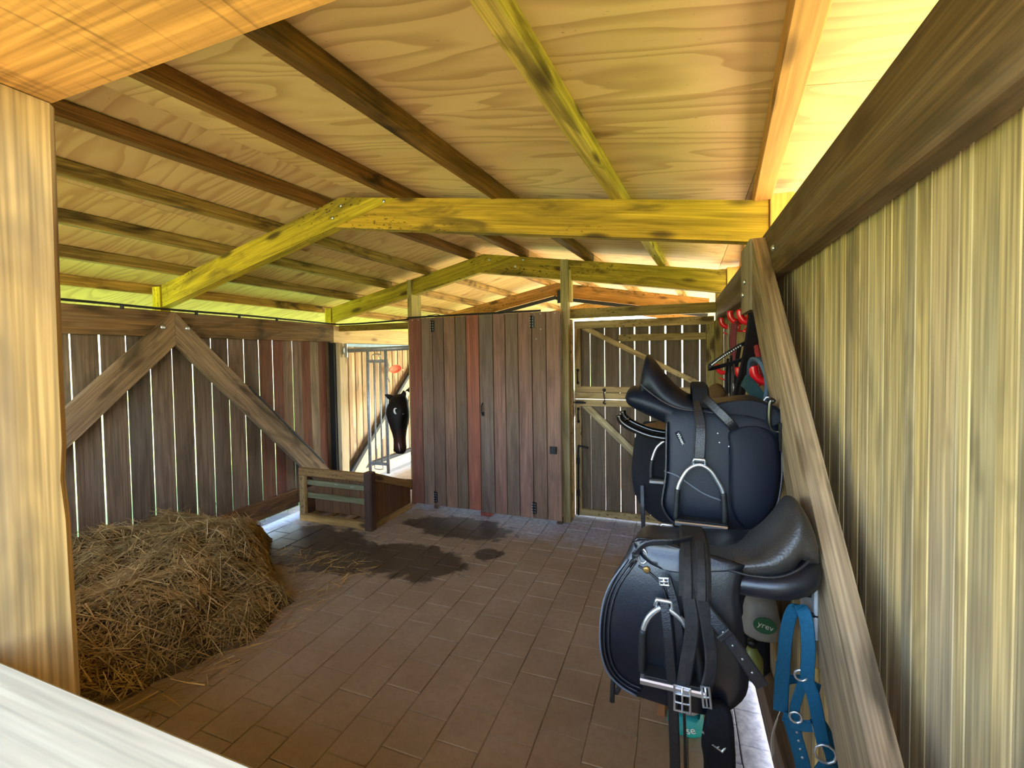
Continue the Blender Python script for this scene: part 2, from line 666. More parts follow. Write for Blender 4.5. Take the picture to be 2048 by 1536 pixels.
# ------------------------------------------------------------------ left wall
wl = empty('wall_left', (XL, 2.4, 0))
tag(wl, 'weathered vertical board wall with diagonal braces', kind='structure')
C_LB = [srgb(112, 92, 72), srgb(120, 98, 76), srgb(100, 83, 66), srgb(126, 104, 82)]
C_LR = [srgb(132, 106, 84), srgb(120, 72, 52), srgb(148, 124, 98), srgb(112, 66, 48), srgb(142, 112, 86)]
y = 0.50
k = 0
while y < 4.05:
    wb = 0.150
    if y > 3.28:
        wb = 0.118
    gap = (0.0105 if k in (8, 12) else (0.0060, 0.0066, 0.0042)[k % 3]) if y < 3.3 else 0.001
    col = C_LB[k % 4] if y < 2.9 else C_LR[k % 5]
    if 2.85 < y < 3.25:
        col = srgb(112, 72, 48) if k % 2 else srgb(98, 78, 60)
    zt = 1.99
    dx = rnd.uniform(0, .006)
    box('board', (XL - 0.006 - dx, y, 0.10), (XL - dx, y + wb, zt), M_BOARD, wl, jit(col, .10), .002, 2)
    y += wb + gap
    k += 1
box('plate', (-3.735, 0.30, 1.80), (-3.68, 4.075, 1.995), M_PLATE, wl, srgb(132, 100, 62))
box('plate', (-3.735, 4.082, 1.79), (-3.68, 7.3, 1.985), M_NEW, wl, srgb(206, 176, 132))
box('bottom_rail', (-3.735, 0.40, 0.088), (-3.70, 3.53, 0.262), M_PLATE, wl, srgb(128, 88, 50))
ya = 2.335
prism('brace', [(ya, 1.99), (ya, 1.737), (0.80, 0.22), (0.55, 0.22)], 0, -3.68, -3.635, M_PLATE, wl, srgb(140, 112, 80), (0, 1, 1))
prism('brace', [(ya + .002, 1.99), (3.98, 0.31), (3.98, 0.10), (3.92, 0.10), (ya + .002, 1.737)], 0, -3.68, -3.636, M_PLATE, wl, srgb(150, 124, 94), (0, 1, -1.02))
beam('rubber_strip', (-3.655, 2.96, 1.363), (-3.655, 3.84, 0.465), 0.045, 0.022, (1, 0, 0), M_RUBBER, wl)
for yy in (2.245, 2.425):
    disc('bolt', (-3.635, yy, 1.868), (1, 0, 0), 0.018, 0.012, M_CHROME, wl)
# post that carries the feed barrier, rubber strip and channel beside it
box('post', (-3.735, 4.095, 0), (-3.615, 4.215, 1.79), M_NEW, wl, srgb(200, 178, 140), axis=2)
box('rubber_strip', (-3.735, 4.055, 0.05), (-3.66, 4.09, 1.79), M_RUBBER, wl, axis=2)
box('channel', (-3.735, 4.218, 0.05), (-3.66, 4.250, 1.775), M_GREYM, wl, axis=2)
box('channel', (-3.735, 4.26, 1.745), (-3.675, 7.2, 1.788), M_GREYM, wl)
# boards of the far stall
y = 4.26
k = 0
while y < 7.2 and k < 48:
    wb = 0.062
    dx = (k % 2) * 0.012
    box('board', (XL - 0.02 - dx, y, 0.20), (XL - dx, y + wb, 1.98), M_PALE, wl, jit(srgb(222, 192, 152) if k % 2 else srgb(192, 158, 120), .06), .002, 2)
    y += wb + .002
    k += 1
box('base_plank', (-3.735, 4.24, 0.075), (-3.685, 7.2, 0.215), M_NEW, wl, srgb(214, 188, 144))
beam('rubber_strip', (-3.70, 4.24, 0.245), (-3.70, 7.2, 0.235), 0.05, 0.05, (1, 0, 0), M_RUBBER, wl)
prism('brace', [(4.24, 0.16), (4.40, 0.13), (5.62, 1.15), (6.55, 1.95), (6.30, 1.95), (5.58, 1.36)], 0, -3.684, -3.64, M_NEW, wl, srgb(212, 186, 146), (0, 1, .85))
beam('rubber_strip', (-3.662, 4.27, 0.225), (-3.662, 6.25, 1.955), 0.044, 0.05, (1, 0, 0), M_RUBBER, wl)

# ------------------------------------------------------------------ right wall
wr = empty('wall_right', (XR, 2.4, 0))
tag(wr, 'pale ribbed board wall with diagonal brace', kind='structure')
C_RB = [srgb(190, 163, 112), srgb(180, 155, 106), srgb(194, 167, 114), srgb(176, 151, 110), srgb(185, 157, 104), srgb(172, 150, 112)]
y = -0.80  # unseen stretch before the opening, added to keep side light off the wall
k = 0
while y < 4.36:
    wb = (0.040, 0.062, 0.030, 0.075, 0.048)[k % 5]
    dx = (0.0, 0.0025, 0.001, 0.0035, 0.002)[(k * 3) % 5]
    box('board', (XR + dx, y, 0.065), (XR + dx + 0.022, y + wb - .0003, 2.08), M_PALE, wr, jit(C_RB[(k * 7) % 6], .05), .0015, 2)
    y += wb
    k += 1
box('plate', (0.335, -0.80, 1.905), (0.394, 4.40, 2.10), M_PLATE, wr, srgb(104, 80, 54), .008)
box('bottom_rail', (0.342, 0.40, 0.040), (0.394, 4.24, 0.19), M_PLATE, wr, srgb(120, 92, 64))
prism('brace', [(2.03, 2.075), (0.50, 0.635), (0.50, 0.365), (2.03, 1.80)], 0, 0.288, 0.334, M_PLATE, wr, srgb(160, 134, 100), (0, 1, .946))
box('brace_block', (0.280, 2.035, 1.79), (0.333, 2.30, 2.075), M_PLATE, wr, srgb(158, 140, 120), axis=2)
disc('bolt', (0.280, 2.16, 1.92), (-1, 0, 0), 0.012, 0.010, M_CHROME, wr)
disc('bolt', (0.280, 2.21, 1.87), (-1, 0, 0), 0.012, 0.010, M_CHROME, wr)
disc('bolt', (0.335, 1.86, 1.995), (-1, 0, 0), 0.011, 0.010, M_CHROME, wr)
box('post', (0.3195, 4.25, 0), (0.385, 4.40, 1.90), M_TREAT, wr, srgb(150, 132, 76), axis=2)
box('end_board', (0.33, 4.402, 1.9), (0.46, 4.42, 2.36), M_TREAT, wr, srgb(190, 160, 84), axis=2)

# ------------------------------------------------------------------ front wall, jamb post and header over the opening
wf = empty('wall_front', (-1.05, 0.4, 0))
tag(wf, 'front wall with jamb post and wide header beam', kind='structure')
# jamb with a waney inner edge: sections up its height
jv, jf = [], []
hs = [0, .3, .6, .9, 1.05, 1.2, 1.35, 1.42, 1.48, 1.6, 1.75, 1.9, 2.05]
for i, z in enumerate(hs):
    e = 0.002 * math.sin(z * 5.1) + (0.004 if 1.40 < z < 1.47 else 0.0)
    x1, y1 = -0.977, 0.452 - e
    jv += [(-1.12, 0.28, z), (x1, 0.28, z), (x1, y1 - .012, z), (x1 - .012, y1, z), (-1.12, y1, z)]
for i in range(len(hs) - 1):
    for a in range(5):
        b = (a + 1) % 5
        jf.append((i * 5 + a, i * 5 + b, i * 5 + 5 + b, i * 5 + 5 + a))
jf += [(4, 3, 2, 1, 0), tuple((len(hs) - 1) * 5 + a for a in range(5))]
R = Matrix(((0, 0, 1), (0, 1, 0), (-1, 0, 0)))
jc, jv = recentre(jv)
jv = [R @ q for q in jv]
mesh_obj('jamb_post', jv, jf, M_JAMB, wf, False, Matrix.Translation(jc) @ R.transposed().to_4x4(), srgb(198, 166, 108))
box('header', (-3.74, 0.12, 2.052), (0.42, 0.452, 2.24), M_SAWN, wf, srgb(198, 146, 70), .006, 0)
xx = -3.72
k = 0
while xx < -1.15:  # unseen half wall, shaped low and open above to let sky light in
    box('board', (xx, 0.415, 0.08), (xx + 0.145, 0.437, 1.12), M_BOARD, wf, jit(C_LB[k % 4], .1), .002, 2)
    xx += 0.15
    k += 1

box('sill_rail', (-3.74, 0.30, 1.121), (-1.125, 0.45, 1.16), M_NEW, wf, srgb(200, 180, 140), .005, 0)

# low half door across the opening (only its capping rail shows)
d3 = empty('door_3', (-0.3, 0.24, 0))
tag(d3, 'pale pine half door with wide capping rail', kind='structure')
box('capping_rail', (-0.968, 0.075, 1.150), (0.30, 0.335, 1.190), M_NEW, d3, srgb(182, 175, 150), .006, 0)
for k in range(8):
    box('board', (-0.94 + k * .152, 0.20, 0.10), (-0.94 + k * .152 + .146, 0.222, 1.149), M_PALE, d3, jit(srgb(180, 150, 108), .06), .002, 2)

# ------------------------------------------------------------------ back line: posts, header, stall header
wb_ = empty('wall_back', (-1.0, 4.25, 0))
tag(wb_, 'posts and headers of the partition line', kind='structure')
box('post', (-1.037, 4.165, 0), (-0.962, 4.245, 2.52), M_JAMB, wb_, srgb(178, 162, 112), axis=2)
box('post_packer', (-0.961, 4.18, 2.12), (-0.935, 4.26, 2.42), M_NEW, wb_, srgb(196, 168, 104), axis=2)
box('post', (-2.742, 4.165, 0), (-2.690, 4.36, 2.45), M_TREAT, wb_, srgb(176, 158, 98), axis=2)
box('header', (-1.04, 4.37, 1.975), (0.335, 4.415, 2.068), M_TREAT, wb_, srgb(148, 130, 72))
box('header', (-3.68, 4.17, 1.925), (-2.745, 4.225, 1.992), M_TREAT, wb_, srgb(150, 126, 48))

box('jamb_strip', (-0.985, 4.30, 0), (-0.9585, 4.362, 1.96), M_TREAT, wb_, srgb(196, 172, 120), axis=2)

# ------------------------------------------------------------------ stable gate in two leaves
YD = 4.365


def leaf(name, z0, z1, rails, label):
    d = empty(name, (-0.3, YD, z0))
    tag(d, label, kind='structure')
    cw = srgb(178, 154, 108)
    box('stile', (-0.952, YD, z0), (-0.888, YD + .03, z1), M_TREAT, d, jit(cw, .05), axis=2)
    box('stile', (0.252, YD, z0), (0.318, YD + .03, z1), M_TREAT, d, jit(srgb(160, 146, 90), .05), axis=2)
    for (a, b) in rails:
        box('rail', (-0.952, YD - .002, a), (0.318, YD + .028, b), M_TREAT, d, jit(cw, .06))
    xs = [-0.93, -0.800, -0.658, -0.512, -0.372, -0.234, -0.092, 0.055, 0.202, 0.31]
    for i in range(len(xs) - 1):
        g = (0.002, 0.004, 0.004, 0.007, 0.008, 0.0095, 0.009, 0.005, 0.001)[i] * (1.0 if z0 > 1 else .45) + .0008
        box('board', (xs[i] + .002, YD + .032, z0 + .012), (xs[i + 1] - g, YD + .054, z1 - .012), M_BOARD, d, jit(srgb(104, 88, 70), .10), .002, 2)
    return d


d1 = leaf('door_1', 1.176, 1.945, [(1.176, 1.238), (1.243, 1.300), (1.870, 1.945)], 'upper leaf of the slatted stable gate')
prism('brace', [(-0.885, 1.868), (-0.78, 1.868), (0.25, 1.33), (0.25, 1.302), (0.20, 1.302)], 1, YD, YD + .03, M_TREAT, d1, srgb(196, 170, 122), (1, 0, -.5))
box('batten', (-0.52, YD + .002, 1.735), (0.25, YD + .03, 1.80), M_TREAT, d1, srgb(158, 138, 88))
d2 = leaf('door_2', 0.010, 1.170, [(0.010, 0.075), (1.105, 1.170)], 'lower leaf of the slatted stable gate')
prism('brace', [(-0.885, 1.103), (-0.79, 1.103), (0.25, 0.12), (0.25, 0.077), (0.195, 0.077)], 1, YD, YD + .03, M_TREAT, d2, srgb(190, 172, 132), (1, 0, -.95))


def pull_handle(par, x, z0, z1):
    h = sweep('handle', curve([(x, YD - .004, z0), (x, YD - .028, z0 + .02), (x, YD - .030, (z0 + z1) / 2), (x, YD - .028, z1 - .02), (x, YD - .004, z1)], 4), .007, M_BLACKM, par, seg=6)
    for zz in (z0, z1):
        disc('handle_plate', (x, YD, zz), (0, -1, 0), .016, .006, M_BLACKM, par, 8)


pull_handle(d1, -0.918, 1.335, 1.46)
pull_handle(d2, -0.916, 0.95, 1.075)
sweep('cabin_hook', curve([(-0.66, YD - .012, 1.265), (-0.662, YD - .02, 1.22), (-0.655, YD - .022, 1.17), (-0.668, YD - .02, 1.14), (-0.64, YD - .018, 1.132)], 4), .006, M_BLACKM, d1, seg=6)
disc('hook_plate', (-0.66, YD, 1.268), (0, -1, 0), .018, .006, M_BLACKM, d1, 8)
sweep('bolt_latch', [(-1.00, YD - .014, 1.142), (-0.84, YD - .014, 1.140)], .008, M_BLACKM, d2, seg=6)
box('latch_plate', (-0.94, YD - .008, 1.128), (-0.86, YD - .001, 1.156), M_BLACKM, d2)
sweep('drop_bolt', curve([(-0.82, YD - .016, 0.690), (-0.87, YD - .016, 0.703), (-0.902, YD - .016, 0.705), (-0.918, YD - .016, 0.68), (-0.92, YD - .016, 0.35), (-0.922, YD - .016, 0.012)], 4), .010, M_BLACKM, d2, seg=6)
for zz in (.56, .24):
    box('bolt_guide', (-0.936, YD - .026, zz - .03), (-0.906, YD - .001, zz + .03), M_BLACKM, d2)

ROOF_Y0 = -0.7  # unseen run of roof before the header, added to shade the opening
# ------------------------------------------------------------------ roof: rafters, joists, plywood
roof = empty('ceiling', (-1.6, 3, 2.3))
tag(roof, 'pitched plywood roof on rafters and joists', kind='structure')


def truss(yf, th, cl, cr, mat, left_to=-3.80):
    xr = ridge_x(yf)
    lt = lambda x: RZ + (roof_z(-3.78, yf) - RZ) * (xr - x) / (xr + 3.78)
    sl = (RZ - roof_z(-3.78, yf)) / (xr + 3.78)
    sr = (RZ - roof_z(.41, yf)) / (.41 - xr)
    dl, dr = 0.172, 0.192
    # underside of the left rafter meets the right slope's top edge
    lb = lambda x: lt(x) - dl
    xm = xr + dl / (sl + sr)
    rt = lambda x: RZ - sr * (x - xr)
    xc = xr + (dl - dr) / (sl + sr)
    prism('rafter', [(left_to, lb(left_to)), (xc, lb(xc)), (xm, rt(xm)), (xr, RZ), (left_to, lt(left_to))], 1, yf, yf + th, mat, roof, cl, (1, 0, sl))
    prism('rafter', [(xc + .004, lb(xc) - .001), (.40, rt(.40) - dr), (.40, rt(.40)), (xm + .004, rt(xm))], 1, yf + .001, yf + th, mat, roof, cr, (1, 0, -sr))
    return lt, rt


truss(2.35, 0.07, srgb(190, 164, 42), srgb(188, 150, 46), M_TREAT)
truss(4.20, 0.07, srgb(176, 152, 40), srgb(172, 142, 46), M_TREAT)
truss(0.30, 0.07, srgb(190, 160, 60), srgb(190, 160, 60), M_TREAT)
truss(8.60, 0.06, srgb(176, 128, 70), srgb(180, 126, 66), M_TREAT)
truss(6.30, 0.06, srgb(176, 128, 70), srgb(180, 126, 66), M_TREAT)
for (yy) in (6.28,):
    xr = ridge_x(yy)
    beam('rubber_strip', (-3.6, yy - .012, roof_z(-3.6, yy) - .215), (xr, yy - .012, RZ - .215), .03, .05, (0, 1, 0), M_RUBBER, roof)
    beam('rubber_strip', (xr, yy - .012, RZ - .225), (0.38, yy - .012, roof_z(.38, yy) - .225), .03, .05, (0, 1, 0), M_RUBBER, roof)
    box('hanger', (xr + .02, yy - .03, RZ - .30), (xr + .10, yy - .005, RZ - .12), M_BLACKM, roof)
for (x, z) in ((-2.03, 2.60), (-2.10, 2.53), (-1.70, 2.585)):
    disc('bolt', (x, 2.349, z), (0, -1, 0), .011, .008, M_CHROME, roof)
for (x, z) in ((-1.78, 2.59), (-1.50, 2.50), (-1.42, 2.56)):
    disc('bolt', (x, 4.199, z), (0, -1, 0), .011, .008, M_CHROME, roof)
# cleats at the rafter feet
for yy, c in ((2.345, srgb(206, 178, 40)), (4.195, srgb(200, 172, 40))):
    box('cleat', (-3.90, yy - .005, 1.998), (-3.81, yy + .075, 2.20), M_TREAT, roof, c, axis=2)
    box('cleat', (0.405, yy - .01, 2.09), (0.50, yy + .08, 2.335), M_NEW, roof, srgb(224, 172, 92), axis=2)

# joists (x at the first truss, skew, width, colour, material)
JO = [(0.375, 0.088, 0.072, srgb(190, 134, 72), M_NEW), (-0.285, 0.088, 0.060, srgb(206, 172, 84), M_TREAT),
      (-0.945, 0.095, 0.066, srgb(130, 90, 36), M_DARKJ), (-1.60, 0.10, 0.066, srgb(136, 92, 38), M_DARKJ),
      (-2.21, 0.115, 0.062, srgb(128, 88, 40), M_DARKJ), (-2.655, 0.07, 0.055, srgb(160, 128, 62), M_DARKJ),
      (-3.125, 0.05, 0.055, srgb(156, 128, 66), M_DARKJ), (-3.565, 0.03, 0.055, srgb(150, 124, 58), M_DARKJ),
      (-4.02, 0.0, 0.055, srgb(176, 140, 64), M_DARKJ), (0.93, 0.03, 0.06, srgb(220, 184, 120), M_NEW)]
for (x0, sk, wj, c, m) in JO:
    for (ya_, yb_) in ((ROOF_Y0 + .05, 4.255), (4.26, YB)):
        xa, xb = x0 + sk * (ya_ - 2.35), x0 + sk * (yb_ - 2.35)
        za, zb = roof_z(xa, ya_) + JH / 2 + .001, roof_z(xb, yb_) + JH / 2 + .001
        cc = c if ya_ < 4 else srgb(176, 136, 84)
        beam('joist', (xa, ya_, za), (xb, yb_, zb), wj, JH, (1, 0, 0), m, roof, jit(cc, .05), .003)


def ply(x0, x1, y0, y1, col):
    """x0/x1 are functions of y"""
    g = .0015
    t = .018
    v = []
    for (xf, yy, s) in ((x0, y0 + g, 1), (x1, y0 + g, -1), (x1, y1 - g, -1), (x0, y1 - g, 1)):
        x = xf(yy) + s * g
        v.append(Vector((x, yy, roof_z(x, yy) + JH + .003)))
    v += [q + Vector((0, 0, t)) for q in v]
    f = [(0, 3, 2, 1), (4, 5, 6, 7), (0, 1, 5, 4), (1, 2, 6, 5), (2, 3, 7, 6), (3, 0, 4, 7)]
    c, v = recentre(v)
    return mesh_obj('plywood_sheet', v, f, M_PLY, roof, False, Matrix.Translation(c), col)


ys = [ROOF_Y0, 0.33, 1.55, 2.77, 3.99, 5.21, 6.43, 7.65, 8.9, 10.2, YB]
CP = srgb(222, 186, 126)
for a, b in zip(ys[:-1], ys[1:]):
    ply(lambda y: ridge_x(y) - .001, lambda y: -0.99 + .095 * (y - 2.35), a, b, jit(CP, .05))
    ply(lambda y: -0.99 + .095 * (y - 2.35), lambda y: 0.33 + .02 * (y - 2.35), a, b, jit(CP, .05))
    ply(lambda y: 0.33 + .02 * (y - 2.35), lambda y: 1.02, a, b, jit(srgb(190, 156, 96), .04))
    ply(lambda y: -2.90, lambda y: ridge_x(y) + .001, a, b, jit(srgb(204, 174, 114), .05))
    ply(lambda y: -4.90, lambda y: -2.90, a, b, jit(srgb(210, 182, 114), .05))

# roofing boards and felt over the plywood, which keep the light out
for (xa, xb) in ((lambda y: ridge_x(y), lambda y: 1.06), (lambda y: -4.94, lambda y: ridge_x(y))):
    v, f = [], []
    nyy = 20
    for i in range(nyy + 1):
        yy = ROOF_Y0 - .04 + (YB + .08 - ROOF_Y0) * i / nyy
        for xf in (xa, xb):
            x = xf(yy)
            v.append(Vector((x, yy, roof_z(x, yy) + JH + .030)))
    n_ = len(v)
    v += [q + Vector((0, 0, .03)) for q in v]
    for i in range(nyy):
        a = 2 * i
        f += [(a, a + 2, a + 3, a + 1), (n_ + a, n_ + a + 1, n_ + a + 3, n_ + a + 2), (a, n_ + a, n_ + a + 2, a + 2), (a + 1, a + 3, n_ + a + 3, n_ + a + 1)]
    f += [(0, 1, n_ + 1, n_), (n_ - 2, 2 * n_ - 2, 2 * n_ - 1, n_ - 1)]
    c, v = recentre(v)
    mesh_obj('roof_cover', v, f, M_RUBBER, roof, False, Matrix.Translation(c))

# ------------------------------------------------------------------ tack cabinet
cab = empty('tack_cabinet', (-1.83, 4.25, 0))
tag(cab, 'tall reddish brown board cupboard with two hinged doors', 'cabinet')
YC = 4.04
bx_ = [-2.652, -2.5035, -2.3695, -2.238, -2.1065, -1.983, -1.8405, -1.692, -1.5635, -1.430, -1.2905, -1.151, -1.012]
bc = [srgb(130, 80, 62), srgb(128, 102, 84), srgb(116, 90, 74), srgb(132, 100, 80), srgb(110, 88, 70), srgb(156, 92, 70),
      srgb(118, 99, 86), srgb(142, 106, 90), srgb(126, 102, 84), srgb(142, 107, 91), srgb(128, 100, 82), srgb(150, 114, 94)]
box('side_panel', (-2.650, 4.065, 0.08), (-2.630, 4.46, 1.99), M_HARD, cab, srgb(100, 74, 58), .002, 2)
box('side_panel', (-1.068, 4.065, 0.08), (-1.048, 4.46, 1.99), M_HARD, cab, srgb(100, 74, 58), .002, 2)
box('back_panel', (-2.650, 4.461, 0.08), (-1.048, 4.479, 1.99), M_HARD, cab, srgb(96, 74, 60), .002, 2)
box('top_panel', (-2.650, 4.065, 1.991), (-1.048, 4.479, 2.008), M_HARD, cab, srgb(96, 74, 60), .002, 0)
box('bottom_panel', (-2.650, 4.065, 0.06), (-1.048, 4.479, 0.079), M_HARD, cab, srgb(96, 74, 60), .002, 0)
for (x, yy) in ((-2.43, 4.11), (-1.075, 4.085), (-2.60, 4.40), (-1.10, 4.40)):
    box('leg', (x, yy, 0.0), (x + .05, yy + .05, 0.06), M_HARD, cab, srgb(92, 64, 46), .002, 2)


def cab_board(i, par):
    zt = 2.018 + (0.006 if i >= 5 else 0.0)
    zb = 0.060 - (0.012 if i >= 6 else 0)
    g = 0.0055
    dy = rnd.uniform(0, .004)
    return box('board', (bx_[i] + g / 2, YC + dy, zb), (bx_[i + 1] - g / 2, YC + .022 + dy, zt), M_HARD, par, jit(bc[i], .04), .003, 2)


for i in (0, 1, 10, 11):
    cab_board(i, cab)
for a, name in ((2, 'door'), (6, 'door')):
    dr = empty(name, (bx_[a], YC, 0.06), cab)
    for i in range(a, a + 4):
        cab_board(i, dr)
    hx = bx_[2] if a == 2 else bx_[10]
    for hz in (1.93, 0.15):
        box('hinge', (hx - .012, YC - .008, hz - .055), (hx - .0015, YC - .001, hz + .055), M_BLACKM, dr, ch=.001, axis=2)
        box('hinge', (hx + .0015, YC - .008, hz - .055), (hx + .028, YC - .001, hz + .055), M_BLACKM, dr, ch=.001, axis=2)
        sweep('hinge_pin', [(hx, YC - .008, hz - .06), (hx, YC - .008, hz + .06)], .006, M_BLACKM, dr, seg=6)
        for sx in (-.009, .015):
            for sz in (-.038, -.013, .013, .038):
                disc('screw', (hx + sx, YC - .008, hz + sz), (0, -1, 0), .0045, .003, M_CHROME, dr, 6)
    if a == 6:
        hh = sweep('handle', curve([(-1.808, YC - .004, 1.03), (-1.808, YC - .03, 1.05), (-1.808, YC - .032, 1.09), (-1.808, YC - .03, 1.125), (-1.808, YC - .004, 1.145)], 4), .007, M_BLACKM, dr, seg=6)
        box('handle_plate', (-1.824, YC - .005, 1.015), (-1.792, YC - .0005, 1.06), M_BLACKM, dr)
sw = box('switch_box', (-1.122, YC - .018, 0.685), (-1.056, YC - .001, 0.753), M_RUBBER, cab, ch=.006)
box('switch_rocker', (-1.112, YC - .024, 0.695), (-1.066, YC - .0185, 0.743), M_RUBBER, sw, ch=.004)
for (x, z) in ((-2.60, 2.0), (-2.53, 2.0), (-1.20, 2.005), (-1.06, 2.005), (-1.20, 1.86), (-1.245, 1.77)):
    disc('screw', (x, YC, z), (0, -1, 0), .0055, .003, M_CHROME, cab, 6)

brick = box('red_brick', (-1.86, 4.055, 0.002), (-1.75, 4.16, 0.046), plain_mat('brick_red', srgb(128, 58, 46), .85, 0, .25, 40, .3), ch=.006, axis=0)
tag(brick, 'red brick lying under the cupboard doors', 'brick')

# black cable clipped along the left wall plate and onto the cupboard
cb = empty('power_cable', (-3.68, 2.4, 2.0))
tag(cb, 'thin black cable clipped along the top of the left wall', 'cable')
pts = [(-3.672, 0.5, 2.012), (-3.668, 1.7, 2.016), (-3.67, 2.35, 2.010), (-3.668, 3.0, 2.014), (-3.672, 4.02, 2.004), (-3.60, 4.155, 2.003), (-3.19, 4.155, 2.006), (-2.70, 4.14, 2.022), (-2.64, 4.06, 2.03),
       (-2.0, 4.05, 2.034), (-1.2, 4.05, 2.036)]
sweep('cord', curve(pts, 5), .0095, M_RUBBER, cb, seg=6)
for yy in (2.0, 2.52, 2.9, 3.3):
    box('clip', (-3.685, yy, 1.985), (-3.66, yy + .015, 2.02), M_RUBBER, cb)
sweep('twig_loop', curve([(-2.48, 4.08, 2.02), (-2.44, 4.08, 2.045), (-2.38, 4.08, 2.05), (-2.33, 4.09, 2.055), (-2.27, 4.08, 2.03)], 5), .004, M_RUBBER, cb, seg=5)

# ------------------------------------------------------------------ hay box under the feed barrier
hb = empty('hay_box', (-3.1, 3.7, 0))
tag(hb, 'low wooden feed box with slatted front and dark corner post', 'feed box')
cf = srgb(160, 122, 74)
box('top_rail', (-3.53, 3.38, 0.455), (-2.738, 3.425, 0.53), M_TREAT, hb, srgb(150, 112, 66))
box('stile', (-3.53, 3.381, 0.072), (-3.465, 3.424, 0.454), M_TREAT, hb, srgb(172, 138, 88), axis=2)
box('bottom_rail', (-3.53, 3.38, 0.0), (-2.738, 3.425, 0.071), M_TREAT, hb, srgb(158, 122, 70))
box('corner_post', (-2.737, 3.365, 0.0), (-2.652, 3.445, 0.545), M_HARD, hb, srgb(72, 46, 34), .01, 2)
for (a, b) in ((0.352, 0.402), (0.222, 0.275)):
    s_ = box('slat', (-3.515, 3.43, a), (-2.74, 3.447, b), M_BOARD, hb, srgb(128, 124, 84), .002, 0)
for k in range(2):
    disc('screw', (-3.12 + k * .02, 3.43, 0.385), (0, -1, 0), .005, .003, M_CHROME, hb, 6)
    disc('screw', (-2.93 + k * .02, 3.43, 0.378), (0, -1, 0), .005, .003, M_CHROME, hb, 6)
for k, (x0, x1) in enumerate(((-3.42, -3.20), (-3.197, -2.99), (-2.987, -2.745))):
    box('inner_board', (x0, 3.475, 0.085), (x1, 3.495, 0.50), M_HARD, hb, jit(srgb(112, 76, 46), .1), .002, 2)
for k, x0 in enumerate((-3.46, -3.24, -2.98)):
    box('floor_slat', (x0, 3.43, 0.045), (x0 + .05, 4.02, 0.066), M_TREAT, hb, srgb(140, 104, 62), .002, 1)
prism('side_rail', [(3.446, 0.53), (4.05, 0.285), (4.05, 0.215), (3.446, 0.455)], 0, -2.70, -2.658, M_TREAT, hb, srgb(160, 122, 72), (0, 1, -.4))
box('side_bottom_rail', (-2.70, 3.446, 0.0), (-2.657, 4.03, 0.058), M_TREAT, hb, srgb(166, 130, 78))
for k in range(4):
    y0 = 3.455 + k * .148
    zt0, zt1 = 0.53 - (y0 - 3.446) * .405 - .07, 0.53 - (y0 + .144 - 3.446) * .405 - .07
    prism('side_board', [(y0, .059), (y0 + .144, .059), (y0 + .144, zt1), (y0, zt0)], 0, -2.692, -2.672, M_HARD, hb, jit(srgb(110, 74, 44), .12), (0, 0, 1))
box('back_rail', (-3.53, 4.03, 0.20), (-2.66, 4.07, 0.30), M_TREAT, hb, srgb(120, 96, 70))
box('back_board', (-3.53, 4.035, 0.02), (-2.70, 4.055, 0.199), M_HARD, hb, srgb(98, 68, 44), .002, 0)
box('left_board', (-3.535, 3.43, 0.0), (-3.516, 4.03, 0.30), M_HARD, hb, srgb(98, 68, 44), .002, 1)

# ------------------------------------------------------------------ galvanised feed barrier
fb = empty('feed_barrier', (-3.2, 4.19, 0.3))
tag(fb, 'galvanised tubular feed barrier hung between two posts', 'barrier')
sweep('top_pipe', [(-3.612, 4.19, 1.699), (-2.743, 4.19, 1.716)], .026, M_STEEL, fb, seg=12)
for x, z1 in ((-3.30, 1.68), (-3.055, 1.69)):
    sweep('upright', [(x, 4.19, z1), (x - .003, 4.19, 1.0), (x, 4.19, 0.305)], .019, M_STEEL, fb, seg=10)
for x in (-3.218, -3.138):
    sweep('bar', [(x, 4.19, 1.57), (x, 4.19, 0.41)], .0095, M_STEEL, fb, seg=8)
for z in (1.572, 0.408):
    box('cross_bar', (-3.285, 4.178, z - .017), (-3.07, 4.202, z + .017), M_STEEL, fb, ch=.004)
sweep('loop', curve([(-3.235, 4.19, 1.588), (-3.235, 4.19, 1.645), (-3.13, 4.19, 1.648), (-3.13, 4.19, 1.588)], 3), .006, M_STEEL, fb, seg=6)
sweep('loop', curve([(-3.235, 4.19, 0.393), (-3.235, 4.19, 0.345), (-3.13, 4.19, 0.347), (-3.13, 4.19, 0.393)], 3), .006, M_STEEL, fb, seg=6)
box('clamp', (-3.60, 4.152, 1.62), (-3.555, 4.162, 1.78), M_CHROME, fb, ch=.003, axis=2)
sweep('clamp_band', curve([(-3.60, 4.19, 1.735), (-3.60, 4.155, 1.735), (-3.60, 4.15, 1.70), (-3.60, 4.155, 1.665), (-3.60, 4.19, 1.665)], 4), .008, M_CHROME, fb, seg=6)
chp = curve([(-3.03, 4.165, 1.62), (-3.0, 4.16, 1.50), (-3.02, 4.16, 1.42), (-2.99, 4.16, 1.34)], 4)
for i in range(len(chp) - 1):
    d_ = (chp[i + 1] - chp[i])
    c_ = (chp[i + 1] + chp[i]) / 2
    sd = Vector((1, 0, 0)) if i % 2 else Vector((0, 1, 0))
    dn = d_.normalized()
    sd = (sd - dn * sd.dot(dn)).normalized()
    ring = [c_ + dn * (math.cos(t * math.pi / 4) * d_.length * .62) + sd * (math.sin(t * math.pi / 4) * .009) for t in range(8)]
    sweep('chain_link', ring, .003, M_STEEL, fb, closed=True, seg=5)

